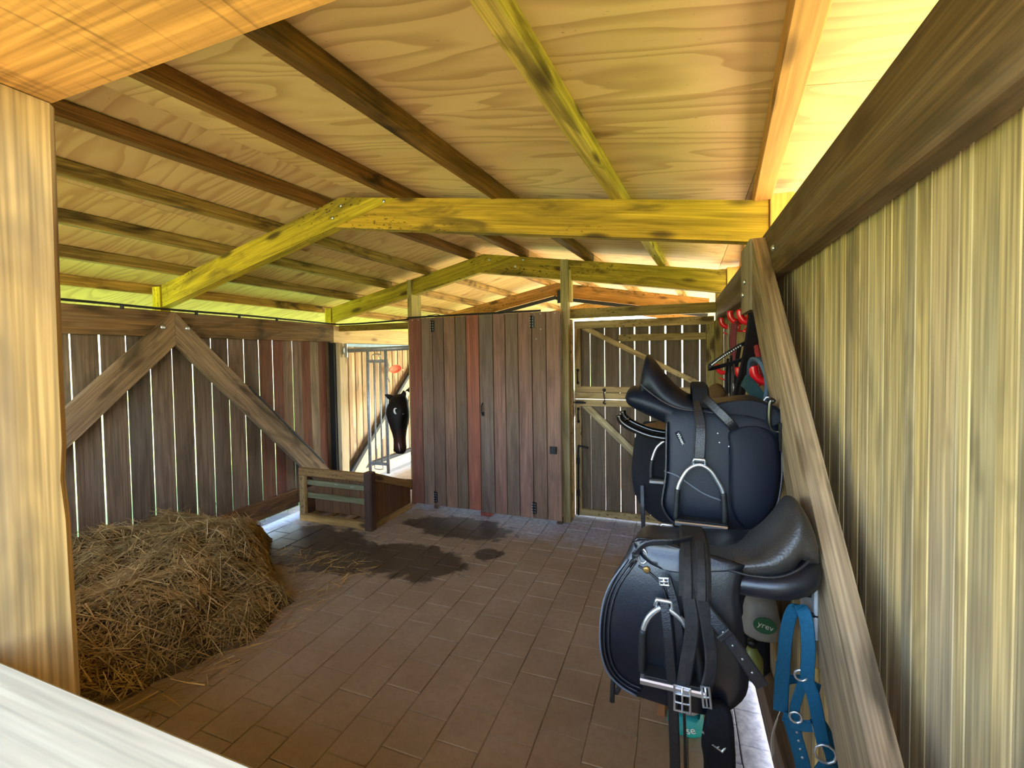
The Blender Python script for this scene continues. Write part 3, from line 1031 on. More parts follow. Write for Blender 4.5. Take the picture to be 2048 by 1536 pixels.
# salmon scoop hung up on the far stall wall
M_SALMON = plain_mat('salmon_plastic', srgb(226, 128, 100), .45, 0, .06, 12)
M_SALMON.node_tree.nodes['Principled BSDF'].inputs['Subsurface Weight'].default_value = .15
sc_ = empty('feed_scoop', (-3.6, 5.1, 1.38))
tag(sc_, 'salmon pink plastic feed scoop hung in the far stall', 'scoop')
sv, sf = [], []
ns, nr = 14, 6
for i in range(nr + 1):
    t = i / nr
    rx, rz, dd = .100 * math.sin(t * math.pi / 2) ** .8, .058 * math.sin(t * math.pi / 2) ** .8, .06 * (1 - math.cos(t * math.pi / 2))
    for k in range(ns):
        a = 2 * math.pi * k / ns
        sv.append(Vector((-.06 + dd, rx * math.cos(a), rz * math.sin(a) + .01 * math.cos(a))))
for i in range(nr):
    for k in range(ns):
        sf.append((i * ns + k, i * ns + (k + 1) % ns, (i + 1) * ns + (k + 1) % ns, (i + 1) * ns + k))
so = mesh_obj('bowl', sv, sf, M_SALMON, sc_, True, Matrix.Translation((-3.56, 5.10, 1.455)) @ Matrix.Rotation(math.radians(-18), 4, 'Z'))
md = so.modifiers.new('t', 'SOLIDIFY')
md.thickness = .005
sweep('grip', curve([(-3.57, 5.18, 1.46), (-3.56, 5.24, 1.44), (-3.58, 5.29, 1.43)], 4), .013, M_SALMON, sc_, seg=8)
sweep('cord', curve([(-3.60, 5.02, 1.50), (-3.68, 4.93, 1.60), (-3.715, 4.85, 1.76)], 4), .003, M_RUBBER, sc_, seg=5)

# ------------------------------------------------------------------ horse behind the barrier, head lowered out of the stall
def horse_mat():
    w = NT('dark_bay_coat')
    pos = w.n('ShaderNodeTexCoord').outputs['Object']
    sx = w.n('ShaderNodeSeparateXYZ')
    w.put(sx.inputs[0], pos)
    n = w.noise(pos, 14, 4, .6)
    m = w.rng(w.math('ADD', sx.outputs[2], w.math('MULTIPLY', n, .08)), .66, .92, 1, 0)
    m = w.math('MULTIPLY', m, w.rng(sx.outputs[1], 4.2, 4.3, 1, 0))
    m = w.math('MULTIPLY', m, w.rng(sx.outputs[2], .58, .68, 0, 1))
    c = w.mix(m, srgb(20, 14, 12), srgb(64, 32, 20))
    w.base(c)
    w.rough(.6)
    w.bsdf.inputs['Specular IOR Level'].default_value = .2
    w.bump(w.noise(w.vmath('MULTIPLY', pos, (60, 60, 18)), 3.0, 1.0), .15, .004)
    return w.m


M_HORSE = horse_mat()
horse = empty('horse', (-2.3, 5.4, 0))
tag(horse, 'dark bay horse with a white star lowering its head beside the cupboard', 'horse')


def skinned(name, nodes, edges, mat, parent, root=0, sub=2):
    me = bpy.data.meshes.new(name)
    me.from_pydata([n[:3] for n in nodes], edges, [])
    ob = bpy.data.objects.new(name, me)
    COL.objects.link(ob)
    ob.modifiers.new('skin', 'SKIN')
    sv_ = me.skin_vertices[0].data
    for i, n in enumerate(nodes):
        sv_[i].radius = (n[3], n[4] if len(n) > 4 else n[3])
        sv_[i].use_root = (i == root)
    ss = ob.modifiers.new('sub', 'SUBSURF')
    ss.levels = sub
    ss.render_levels = sub
    dg = bpy.context.evaluated_depsgraph_get()
    me2 = bpy.data.meshes.new_from_object(ob.evaluated_get(dg))
    me2.name = name
    bpy.data.objects.remove(ob)
    me2.materials.clear()
    me2.materials.append(mat)
    for p in me2.polygons:
        p.use_smooth = True
    o2 = bpy.data.objects.new(name, me2)
    return place(o2, Matrix.Identity(4), parent)


HN = [(-1.75, 6.55, 1.10, .27), (-1.98, 6.12, 1.08, .31), (-2.26, 5.66, 1.12, .31), (-2.50, 5.28, 1.18, .26),   # croup, belly, barrel, chest 0-3
      (-2.72, 4.95, 1.22, .20), (-2.84, 4.66, 1.20, .155), (-2.872, 4.42, 1.15, .165), (-2.868, 4.25, 1.10, .140)]      # neck 4-7
HE = [(i, i + 1) for i in range(7)]


def leg_nodes(top, knee, fet, hoof, r):
    b = len(HN)
    HN.append(top + (r[0],))
    HN.append(knee + (r[1],))
    HN.append(((knee[0] + fet[0]) / 2, (knee[1] + fet[1]) / 2, (knee[2] + fet[2]) / 2, r[2]))
    HN.append(fet + (r[3],))
    HN.append(hoof + (r[4],))
    HE.extend([(b, b + 1), (b + 1, b + 2), (b + 2, b + 3), (b + 3, b + 4)])
    return b


b = leg_nodes((-2.66, 5.34, .85), (-2.69, 5.27, .48), (-2.69, 5.29, .13), (-2.70, 5.24, .03), (.12, .065, .040, .047, .06))
HE.append((3, b))
b = leg_nodes((-2.36, 5.46, .85), (-2.37, 5.40, .48), (-2.37, 5.42, .13), (-2.38, 5.37, .03), (.12, .065, .040, .047, .06))
HE.append((3, b))
b = leg_nodes((-1.92, 6.42, .80), (-1.96, 6.54, .46), (-1.96, 6.50, .13), (-1.97, 6.45, .03), (.15, .067, .042, .048, .06))
HE.append((0, b))
b = leg_nodes((-1.60, 6.60, .80), (-1.62, 6.72, .46), (-1.62, 6.68, .13), (-1.63, 6.63, .03), (.15, .067, .042, .048, .06))
HE.append((0, b))
hskin = skinned('body', HN, HE, M_HORSE, horse, 0, 2)
# head sections (z, centre x, centre y, half width, half depth), long face hanging nearly plumb
HD = [(1.205, -2.885, 4.20, .030, .045), (1.175, -2.882, 4.185, .070, .085), (1.12, -2.878, 4.165, .098, .112), (1.05, -2.872, 4.145, .116, .122), (.995, -2.868, 4.135, .120, .124),
      (.94, -2.860, 4.13, .108, .126), (.88, -2.850, 4.12, .092, .112), (.80, -2.838, 4.105, .074, .084), (.73, -2.828, 4.095, .064, .068), (.68, -2.822, 4.088, .066, .064),
      (.63, -2.818, 4.083, .072, .062), (.595, -2.818, 4.083, .066, .055), (.570, -2.818, 4.088, .046, .038), (.562, -2.818, 4.09, .015, .012)]
hdv, hdf = [], []
hs_ = 20
for (z, cx_, cy_, wx, dy_) in HD:
    for k in range(hs_):
        a = 2 * math.pi * k / hs_
        ca, sa = math.cos(a), math.sin(a)
        # flat brow and nasal bone in front, fuller jowl behind
        px = wx * math.copysign(abs(ca) ** .85, ca)
        py = dy_ * math.copysign(abs(sa) ** (.75 if sa < 0 else 1.0), sa)
        if .96 < z < 1.06 and sa < .2 and abs(ca) > .6:
            px *= 1.06
        hdv.append(Vector((cx_ + px, cy_ + py, z)))
for i in range(len(HD) - 1):
    for k in range(hs_):
        hdf.append((i * hs_ + k, (i + 1) * hs_ + k, (i + 1) * hs_ + (k + 1) % hs_, i * hs_ + (k + 1) % hs_))
hdf += [tuple(range(hs_)), tuple((len(HD) - 1) * hs_ + k for k in range(hs_ - 1, -1, -1))]


def ear_geo(base, tip, wv, v, f):
    base, tip = Vector(base), Vector(tip)
    ax = (tip - base)
    L = ax.length
    ax.normalize()
    wv = Vector(wv)
    wv = (wv - ax * wv.dot(ax)).normalized()
    nv = ax.cross(wv)
    b0 = len(v)
    prof = [(0, .026), (.2, .036), (.45, .038), (.7, .028), (.9, .014), (1.0, .004)]
    for t, r in prof:
        c = base + ax * (L * t) + nv * (.014 * math.sin(t * math.pi))
        for k in range(10):
            a = 2 * math.pi * k / 10
            v.append(c + wv * (r * math.cos(a)) + nv * (r * .6 * math.sin(a)))
    for i in range(len(prof) - 1):
        for k in range(10):
            f.append((b0 + i * 10 + k, b0 + i * 10 + (k + 1) % 10, b0 + (i + 1) * 10 + (k + 1) % 10, b0 + (i + 1) * 10 + k))
    f.append(tuple(b0 + k for k in range(9, -1, -1)))
    f.append(tuple(b0 + (len(prof) - 1) * 10 + k for k in range(10)))


ear_geo((-2.925, 4.165, 1.135), (-3.040, 4.115, 1.205), (0, -.3, 1), hdv, hdf)
ear_geo((-2.835, 4.175, 1.175), (-2.800, 4.15, 1.255), (1, -.3, .1), hdv, hdf)
bm = bmesh.new()
bm.from_mesh(hskin.data)
tmp = bpy.data.meshes.new('tmp')
tmp.from_pydata([tuple(q) for q in hdv], [], hdf)
bm.from_mesh(tmp)
bmesh.ops.recalc_face_normals(bm, faces=bm.faces)
hm = bpy.data.meshes.new('body')
bm.to_mesh(hm)
bm.free()
bpy.data.objects.remove(hskin)
ho = bpy.data.objects.new('body', hm)
COL.objects.link(ho)
rm = ho.modifiers.new('r', 'REMESH')
rm.mode = 'VOXEL'
rm.voxel_size = .013
smo = ho.modifiers.new('s', 'SMOOTH')
smo.iterations = 4
smo.factor = .5
hm2 = bpy.data.meshes.new_from_object(ho.evaluated_get(bpy.context.evaluated_depsgraph_get()))
hm2.name = 'body'
bm = bmesh.new()
bm.from_mesh(hm2)
seen, best = set(), []
for v0 in bm.verts:
    if v0.index in seen:
        continue
    st_, comp = [v0], []
    seen.add(v0.index)
    while st_:
        q = st_.pop()
        comp.append(q)
        for e_ in q.link_edges:
            o_ = e_.other_vert(q)
            if o_.index not in seen:
                seen.add(o_.index)
                st_.append(o_)
    if len(comp) > len(best):
        best = comp
keep = set(best)
bmesh.ops.delete(bm, geom=[q for q in bm.verts if q not in keep], context='VERTS')
bm.to_mesh(hm2)
bm.free()
bpy.data.objects.remove(ho)
hm2.materials.clear()
hm2.materials.append(M_HORSE)
for q in hm2.polygons:
    q.use_smooth = True
place(bpy.data.objects.new('body', hm2), Matrix.Identity(4), horse)
M_WHITE = plain_mat('white_hair', srgb(225, 225, 225), .6, 0, .05, 30)
M_EYE = plain_mat('eye', srgb(12, 10, 10), .06, 0, .05, 30)
# star: a small crescent of white hair laid on the brow
sp = []
for k in range(9):
    a = math.radians(60 + k * 28)
    sp.append((-2.815 + .016 * math.cos(a), 4.019 + .006 * math.cos(a), 1.040 + .028 * math.sin(a)))
sweep('star', sp, [.004, .007, .010, .012, .012, .012, .011, .009, .006], M_WHITE, horse, seg=6)
for (x, yy, z) in ((-2.974, 4.085, 1.005), (-2.762, 4.078, 1.0)):
    bm = bmesh.new()
    bmesh.ops.create_uvsphere(bm, u_segments=12, v_segments=8, radius=.021)
    me = bpy.data.meshes.new('eye')
    bm.to_mesh(me)
    bm.free()
    me.materials.append(M_EYE)
    for p in me.polygons:
        p.use_smooth = True
    place(bpy.data.objects.new('eye', me), Matrix.Translation((x, yy, z)), horse)
sweep('snip', curve([(-2.802, 4.030, .70), (-2.792, 4.027, .655), (-2.784, 4.030, .61)], 3), [.003, .006, .007, .007, .006, .005, .003], plain_mat('pink_skin', srgb(190, 140, 130), .5), horse, seg=5)
for s in (-1, 1):
    sweep('nostril', curve([(-2.818 + s * .036, 4.027, .635), (-2.818 + s * .046, 4.032, .615), (-2.818 + s * .036, 4.029, .60)], 3), .006, M_EYE, horse, seg=5)
# mane along the neck
mv, mf = [], []
npts = curve([(-2.84, 4.25, 1.225), (-2.86, 4.45, 1.285), (-2.80, 4.72, 1.34), (-2.60, 5.10, 1.41)], 6)
for i, p in enumerate(npts):
    for s, (dx, dz) in enumerate(((-.012, .0), (0, .02), (.05, -.01), (.10, -.12 - .03 * math.sin(i * 2.1)), (.085, -.12))):
        mv.append(p + Vector((dx, dx * .3, dz)))
for i in range(len(npts) - 1):
    for s in range(4):
        mf.append((i * 5 + s, i * 5 + s + 1, i * 5 + 6 + s, i * 5 + 5 + s))
mo = mesh_obj('mane', mv, mf, M_RUBBER, horse, True)
mo.modifiers.new('t', 'SOLIDIFY').thickness = .006
sweep('tail', curve([(-1.62, 6.80, 1.20), (-1.56, 6.92, 1.05), (-1.54, 6.96, .8), (-1.55, 6.95, .55)], 5), [.03] * 5 + [.045] * 6 + [.05, .04, .03, .02, .01], M_RUBBER, horse, seg=8)

# ------------------------------------------------------------------ hay
def hay_mat():
    w = NT('hay')
    g = w.n('ShaderNodeNewGeometry')
    r = g.outputs['Random Per Island']
    c = w.mix(w.rng(r, 0, 1, 0, 1, False), srgb(128, 98, 50), srgb(218, 180, 110))
    c = w.mix(w.rng(w.noise(g.outputs['Position'], 3.5, 4), .42, .62, 0, .55), c, srgb(120, 94, 50))
    c = w.mix(w.rng(r, .9, .96, 0, .7), c, srgb(226, 200, 140))
    w.base(c)
    w.rough(.8)
    w.bsdf.inputs['Specular IOR Level'].default_value = .3
    return w.m


M_HAY = hay_mat()


def hay_h(x, y):
    d = x + 3.72
    edge = 1.30 + .10 * math.sin(y * 4.2) - (0.30 if y < 1.2 else 0) * 0
    edge += .10 * noise.noise((x * 5, y * 5, 5.1))
    if y > 2.2:
        edge -= (y - 2.2) * 1.35
    if edge <= 0.05:
        return 0
    t = d / edge
    if t >= 1:
        return 0
    prof = (1 - .42 * t) * min(1.0, ((1 - t) / .30)) ** .75
    f = 0.50 if y < 2.15 else 0.50 * max(0, 1 - (y - 2.15) / .85) ** .6
    f *= 0.80 + .20 * min(1, max(0, (y - 1.45) / .5))
    if y < .75:
        f *= max(0, (y - .5) / .25)
    n = noise.noise((x * 2.3, y * 2.3, .3)) * .10 + noise.noise((x * 7, y * 7, 2.3)) * .06
    return max(0, f * prof + n * min(1, prof * 2))


hv, hf = [], []
NX, NY = 44, 64
for j in range(NY + 1):
    for i in range(NX + 1):
        x = -3.72 + 1.55 * i / NX
        yv = .52 + 2.45 * j / NY
        hv.append((x, yv, hay_h(x, yv) - .012))
for j in range(NY):
    for i in range(NX):
        a = j * (NX + 1) + i
        hf.append((a, a + 1, a + NX + 2, a + NX + 1))


def strand(p, d, L, wdt, bend):
    d = d.normalized()
    side = d.cross(Vector((rnd.uniform(-.4, .4), rnd.uniform(-.4, .4), 1))).normalized() * wdt
    up = Vector((rnd.uniform(-.5, .5), rnd.uniform(-.5, .5), rnd.uniform(-1, .4))) * bend
    q = [p, p + d * L * .5 + up * L * .25, p + d * L + up * L * .9]
    b = len(hv)
    for k, c in enumerate(q):
        s = side * (1 - .3 * k)
        if c.z < .003:
            c = Vector((c.x, c.y, .003 + rnd.uniform(0, .006)))
        hv.append(c - s)
        hv.append(c + s)
    hf.append((b, b + 1, b + 3, b + 2))
    hf.append((b + 2, b + 3, b + 5, b + 4))


for s in range(22000):
    x = -3.70 + 1.52 * rnd.random()
    yv = .62 + 2.25 * rnd.random()
    h = hay_h(x, yv)
    if h < .02 and rnd.random() < .93:
        continue
    e = .03
    gx, gy = (hay_h(x + e, yv) - h) / e, (hay_h(x, yv + e) - h) / e
    a = rnd.gauss(math.radians(52), .55)
    if rnd.random() < .25:
        a = rnd.uniform(0, math.pi * 2)
    d = Vector((math.cos(a), math.sin(a), 0)) * rnd.choice((-1, 1))
    d.z = max(-1.6, min(1.6, gx * d.x + gy * d.y)) + rnd.uniform(-.05, .30)
    L = rnd.uniform(.06, .22)
    strand(Vector((x, yv, h + rnd.uniform(-.010, .026))) - d.normalized() * L * .4, d, L, rnd.uniform(.0014, .0036), .22)
hay = mesh_obj('hay_pile', hv, hf, M_HAY)
hay.data.materials.append(plain_mat('hay_gap_shade', srgb(78, 58, 28), .9, 0, .3, 25))  # dark mound colour stands for the shade in gaps between strands
for q in hay.data.polygons[:NX * NY]:
    q.material_index = 1
tag(hay, 'loose heap of dry brown hay against the left wall', 'hay', kind='stuff')

# grass blades outside along the foot of the left wall
gvv, gff = [], []
for s in range(3800):
    x = -3.86 - abs(rnd.gauss(0, .45))
    yv = rnd.uniform(2.0, 4.4)
    L = rnd.uniform(.04, .13)
    a = rnd.uniform(0, 6.28)
    d = Vector((math.cos(a) * .5, math.sin(a) * .5, 1)).normalized()
    sd = Vector((-math.sin(a), math.cos(a), 0)) * .003
    p = Vector((x, yv, -.05))
    b = len(gvv)
    gvv += [p - sd, p + sd, p + d * L]
    gff.append((b, b + 1, b + 2))
M_GRASS = plain_mat('grass_blade', srgb(104, 142, 48), .6, 0, .3, 6)
gr = mesh_obj('grass', gvv, gff, M_GRASS)
tag(gr, 'short green grass growing along the outside of the left wall', 'grass', kind='stuff')

# ------------------------------------------------------------------ tack
M_SKYBLACK = plain_mat('black_synthetic', srgb(9, 15, 27), .45, 0, .12, 60, .12, .22, .25, srgb(18, 26, 40))  # reflected sky blue is put into this black and the suede below
M_SKYSUEDE = plain_mat('black_suede', srgb(8, 13, 25), .6, 0, .12, 90, .15, .2, .18, srgb(16, 23, 36))
M_LEATH = plain_mat('worn_black_leather', srgb(10, 14, 24), .34, 0, .15, 50, .08, .5, .40, srgb(46, 44, 42))
M_SEAT3 = plain_mat('worn_grey_leather', srgb(40, 38, 37), .42, 0, .15, 40, .3, .5, .5, srgb(70, 64, 58))
M_STRAP = plain_mat('strap_leather', srgb(20, 21, 26), .45, 0, .15, 60, .3, .5, .2, srgb(60, 56, 52))
M_WEB = plain_mat('girth_webbing', srgb(34, 32, 32), .8, 0, .2, 120, .4, .3, .4, srgb(74, 68, 62))
M_DARKF = plain_mat('dark_felt', srgb(18, 18, 22), .85, 0, .2, 60, .3, .2)
M_BROWNL = plain_mat('brown_suede', srgb(92, 68, 40), .8, 0, .15, 50, .3, .2, .3, srgb(54, 42, 30))
M_RED = plain_mat('red_plastic', srgb(206, 22, 30), .22, 0, .05, 20, 0, .6)
M_REDROPE = plain_mat('red_rope', srgb(150, 50, 48), .85, 0, .25, 160, .6, .2)
M_TEAL = plain_mat('blue_nylon', srgb(16, 82, 108), .7, 0, .10, 160, .4, .3)
M_SLATE = plain_mat('slate_padding', srgb(64, 84, 100), .75, 0, .12, 80, .3, .3)
M_PIPE = plain_mat('grey_piping', srgb(84, 90, 100), .4, 0, .05, 30)
M_SACKT = plain_mat('teal_sack', srgb(24, 150, 150), .4, 0, .10, 12, .1)
M_SACKW = plain_mat('white_sack', srgb(140, 138, 132), .45, 0, .10, 14, .1)
M_GREENL = plain_mat('green_print', srgb(28, 96, 62), .45, 0, .08, 14)
M_CARD = plain_mat('cardboard', srgb(150, 100, 62), .85, 0, .1, 20)
M_PAPER = plain_mat('white_card', srgb(226, 226, 220), .7, 0, .04, 20)
M_BLACKG = plain_mat('gloss_black_tube', srgb(14, 14, 16), .15, 0, .1, 20, 0, .6)


def scan_sheet(name, outline, yfun, th, mat, parent, nz=22, nx=14, smooth=True):
    """sheet traced in X-Z, bent in Y by yfun(x, z), with real thickness"""
    z0 = min(p[1] for p in outline)
    z1 = max(p[1] for p in outline)
    n = len(outline)
    rows = []
    for i in range(nz + 1):
        t = i / nz
        t = .5 - .5 * math.cos(math.pi * t)
        z = z0 + (z1 - z0) * (.004 + .992 * t)
        xs = []
        for a in range(n):
            (xa, za), (xb, zb) = outline[a], outline[(a + 1) % n]
            if (za <= z < zb) or (zb <= z < za):
                xs.append(xa + (xb - xa) * (z - za) / (zb - za))
        if len(xs) < 2:
            continue
        rows.append((z, min(xs), max(xs)))
    v, f = [], []
    m = nx + 1
    for s in (-.5, .5):
        for (z, a, b) in rows:
            for k in range(m):
                x = a + (b - a) * k / nx
                edge = min(k, nx - k)
                tt = th * (1.0 if edge > 0 else .45)
                v.append(Vector((x, yfun(x, z) + s * tt, z)))
    R_ = len(rows)
    o2 = R_ * m
    for i in range(R_ - 1):
        for k in range(nx):
            a = i * m + k
            f.append((a, a + 1, a + m + 1, a + m))
            f.append((o2 + a, o2 + a + m, o2 + a + m + 1, o2 + a + 1))
        f.append((i * m, i * m + m, o2 + i * m + m, o2 + i * m))
        e = i * m + nx
        f.append((e, o2 + e, o2 + e + m, e + m))
    for k in range(nx):
        f.append((k, o2 + k, o2 + k + 1, k + 1))
        e = (R_ - 1) * m + k
        f.append((e, e + 1, o2 + e + 1, o2 + e))
    c, v = recentre(v)
    return mesh_obj(name, v, f, mat, parent, smooth, Matrix.Translation(c))


def smooth_poly(pts, k=4):
    return [(p.x, p.z) for p in curve([(a, 0, b) for a, b in pts], k, True)]


def seat_loft(name, st, yc, mat, parent, nb=15, tilt=0.0, power=2.2):
    """stations (x, z top, z rim, half width): saddle seat, closed below"""
    P = curve([(a, b, c) for a, b, c, d in st], 3)
    Wd = curve([(a, d, 0) for a, b, c, d in st], 3)
    v, f = [], []
    for p, wd in zip(P, Wd):
        x, zt, zr, w = p.x, p.y, p.z, max(.004, wd.y)
        for k in range(nb):
            t = -1 + 2 * k / (nb - 1)
            yo = w * math.sin(t * math.pi / 2)
            z = zt - (zt - zr) * abs(t) ** power - tilt * yo
            v.append(Vector((x, yc + yo, z)))
        for k in range(nb - 2, 0, -1):
            t = -1 + 2 * k / (nb - 1)
            yo = w * .93 * math.sin(t * math.pi / 2)
            v.append(Vector((x, yc + yo, zr - .022 - .01 * (1 - t * t) - tilt * yo)))
    m = nb + nb - 2
    for i in range(len(P) - 1):
        for k in range(m):
            l = (k + 1) % m
            f.append((i * m + k, i * m + l, (i + 1) * m + l, (i + 1) * m + k))
    f.append(tuple(range(m - 1, -1, -1)))
    f.append(tuple((len(P) - 1) * m + k for k in range(m)))
    c, v = recentre(v)
    return mesh_obj(name, v, f, mat, parent, True, Matrix.Translation(c))


def ring_loft(name, st, yc, mat, parent, seg=16):
    """stations (x, z centre, half height, half width)"""
    A = curve([(a, b, 0) for a, b, c, d in st], 3)
    B = curve([(a, c, d) for a, b, c, d in st], 3)
    v, f = [], []
    for p, q in zip(A, B):
        for k in range(seg):
            a = 2 * math.pi * k / seg
            ca, sa = math.cos(a), math.sin(a)
            v.append(Vector((p.x, yc + max(.003, q.z) * math.copysign(abs(ca) ** .8, ca), p.y + max(.003, q.y) * math.copysign(abs(sa) ** .8, sa))))
    for i in range(len(A) - 1):
        for k in range(seg):
            l = (k + 1) % seg
            f.append((i * seg + k, i * seg + l, (i + 1) * seg + l, (i + 1) * seg + k))
    f.append(tuple(range(seg - 1, -1, -1)))
    f.append(tuple((len(A) - 1) * seg + k for k in range(seg)))
    c, v = recentre(v)
    return mesh_obj(name, v, f, mat, parent, True, Matrix.Translation(c))


def stirrup(parent, bow, tread, y, depth=.045, wrap=.45, r=.0062):
    """bow: points (x,z) from the left foot over the eye to the right foot; tread (x0,x1,z)"""
    P = curve([(a, y, b) for a, b in bow], 5)
    st = sweep('stirrup', P, r, M_CHROME, parent, seg=8)
    n = len(P)
    k = max(3, int(n * .22))
    sweep('rubber_wrap', P[:k], r * 1.35, M_RUBBER, st, seg=8)
    sweep('rubber_wrap', P[-k:], r * 1.35, M_RUBBER, st, seg=8)
    x0, x1, z = tread
    box('tread', (x0, y - depth / 2, z - .013), (x1, y + depth / 2, z), M_CHROME, st, ch=.005, axis=0)
    box('tread_pad', (x0 + .008, y - depth / 2 + .005, z + .0005), (x1 - .008, y + depth / 2 - .005, z + .006), M_RUBBER, st, ch=.002, axis=0)
    m = n // 2
    e = P[m]
    sweep('eye', [(e.x - .018, y, e.z + .002), (e.x - .014, y, e.z + .016), (e.x + .014, y, e.z + .016), (e.x + .018, y, e.z + .002)], .005, M_CHROME, st, seg=6)
    return st


def saddle_rack(label, y, z, x_in, tipx, arms=.06):
    r = empty('saddle_rack', (0.36, y, z))
    tag(r, label, 'saddle rack')
    for s in (-1, 1):
        yy = y + s * arms
        sweep('arm', curve([(x_in, yy, z), (.15, yy, z), (tipx + .14, yy, z), (tipx + .05, yy, z + .025), (tipx + .008, yy, z + .052), (tipx, yy, z + .075)], 4), .011, M_BLACKG, r, seg=8)
    sweep('tie', [(tipx + .02, y - arms, z + .045), (tipx + .02, y + arms, z + .045)], .008, M_BLACKG, r, seg=8)
    box('wall_plate', (x_in - .002, y - arms - .03, z - .09), (x_in + .006, y + arms + .03, z + .12), M_STEEL, r, ch=.003, axis=2)
    return r


# --- upper saddle: black synthetic dressage saddle
YS1 = 1.65
s1 = empty('dressage_saddle', (0.1, YS1, 1.37))
tag(s1, 'black dressage saddle on the upper rack, raised cantle to the left', 'saddle')
seat_loft('seat', [(-.122, 1.492, 1.472, .085), (-.112, 1.560, 1.485, .108), (-.096, 1.617, 1.512, .118), (-.071, 1.594, 1.498, .128), (-.038, 1.549, 1.462, .134), (.003, 1.502, 1.444, .140),
                   (.052, 1.470, 1.437, .142), (.107, 1.460, 1.432, .142), (.153, 1.466, 1.428, .140), (.198, 1.474, 1.412, .135), (.235, 1.474, 1.402, .128), (.272, 1.455, 1.398, .115), (.304, 1.415, 1.385, .085)], YS1, M_SKYBLACK, s1)
ring_loft('panel', [(-.165, 1.468, .008, .09), (-.155, 1.468, .030, .12), (-.12, 1.462, .045, .138), (-.06, 1.442, .052, .146), (.02, 1.408, .052, .146), (.10, 1.385, .045, .14), (.20, 1.375, .04, .12), (.28, 1.38, .03, .10)], YS1, M_SKYBLACK, s1)
rimp = [(-.112, 1.520), (-.08, 1.492), (-.035, 1.460), (.01, 1.442), (.069, 1.436), (.125, 1.430)]
sweep('seat_piping', curve([(a, YS1 - .145, b) for a, b in rimp], 4), .0035, M_STRAP, s1, seg=6)
F1 = smooth_poly([(-.029, 1.442), (-.030, 1.364), (-.032, 1.238), (-.041, 1.174), (-.042, 1.142), (-.028, 1.112), (-.003, 1.091), (.066, 1.073), (.122, 1.072), (.189, 1.082), (.241, 1.128), (.271, 1.175), (.285, 1.249), (.288, 1.336), (.281, 1.408), (.2, 1.43), (.1, 1.435)], 3)


def y1f(x, z):
    t = min(1, max(0, (1.44 - z) / .30))
    return YS1 - .135 - .060 * t ** .6 + .25 * (x - .12) ** 2


scan_sheet('flap', F1, y1f, .011, M_SKYBLACK, s1)
scan_sheet('flap', F1, lambda x, z: 2 * YS1 - y1f(x, z), .011, M_SKYBLACK, s1)
scan_sheet('skirt', smooth_poly([(.085, 1.446), (.125, 1.430), (.160, 1.425), (.194, 1.406), (.234, 1.397), (.283, 1.402), (.300, 1.42), (.275, 1.458), (.2, 1.472), (.12, 1.462)], 3), lambda x, z: YS1 - .147 + .5 * (z - 1.40) ** 1 * .35, .010, M_SKYSUEDE, s1, 10, 12)
K1 = smooth_poly([(.146, 1.375), (.174, 1.391), (.225, 1.398), (.272, 1.37), (.279, 1.27), (.268, 1.19), (.240, 1.135), (.20, 1.10), (.167, 1.124), (.150, 1.167), (.147, 1.25), (.150, 1.331)], 3)
scan_sheet('knee_block', K1, lambda x, z: y1f(x, z) - .010 - .012 * max(0, 1 - ((x - .212) / .07) ** 2) * max(0, 1 - ((z - 1.25) / .16) ** 2), .010, M_SKYSUEDE, s1, 18, 10)
sweep('flap_piping', curve([(a, y1f(a, b) - .008, b) for a, b in ((-.029, 1.40), (-.030, 1.364), (-.032, 1.238), (-.041, 1.174), (-.042, 1.142), (-.028, 1.112), (-.003, 1.091), (.066, 1.073), (.122, 1.072), (.189, 1.082), (.241, 1.128), (.271, 1.175), (.285, 1.249), (.288, 1.336))], 4), .004, M_STRAP, s1, seg=6)
sweep('flap_seam', curve([(a, y1f(a, b) - .007, b) for a, b in ((-.037, 1.248), (.002, 1.237), (.045, 1.21), (.08, 1.19), (.127, 1.175))], 5), .0028, M_PIPE, s1, seg=6)
sweep('knee_seam', curve([(a, y1f(a, b) - .009, b) for a, b in ((.15, 1.331), (.148, 1.204), (.15, 1.167), (.167, 1.124), (.194, 1.098), (.21, 1.088))], 4), .003, M_SKYBLACK, s1, seg=6)
sweep('stirrup_leather', curve([(.070, YS1 - .02, 1.472), (.062, YS1 - .10, 1.474), (.060, YS1 - .155, 1.455), (.068, YS1 - .195, 1.40), (.066, YS1 - .212, 1.345), (.063, YS1 - .218, 1.292)], 5), 0, M_STRAP, s1, flat=([.018] * 8 + [.020, .022, .024, .026, .028, .030] + [.031] * 12, .006), wdir=(1, 0, 0))
sweep('stirrup_leather', curve([(.06, YS1 - .05, 1.482), (.080, YS1 - .13, 1.478), (.112, YS1 - .165, 1.448), (.148, YS1 - .178, 1.410), (.165, YS1 - .165, 1.385)], 5), 0, M_STRAP, s1, flat=(.027, .006), wdir=(.75, 0, .66))
sweep('leather_loop', curve([(.074, YS1 - .145, 1.445), (.072, YS1 - .10, 1.500), (.070, YS1, 1.512), (.072, YS1 + .10, 1.500), (.074, YS1 + .145, 1.445)], 5), 0, M_DARKF, s1, flat=(.050, .012), wdir=(1, 0, 0))
stirrup(s1, [(-.002, 1.116), (.000, 1.165), (.003, 1.208), (.014, 1.240), (.034, 1.272), (.063, 1.286), (.092, 1.272), (.113, 1.240), (.127, 1.208), (.131, 1.165), (.132, 1.116)], (-.006, .137, 1.116), YS1 - .228)
stirrup(s1, [(-.002, 1.136), (.000, 1.185), (.003, 1.228), (.014, 1.260), (.034, 1.292), (.063, 1.306), (.092, 1.292), (.113, 1.260), (.127, 1.228), (.131, 1.185), (.132, 1.136)], (-.006, .137, 1.136), YS1 + .228)
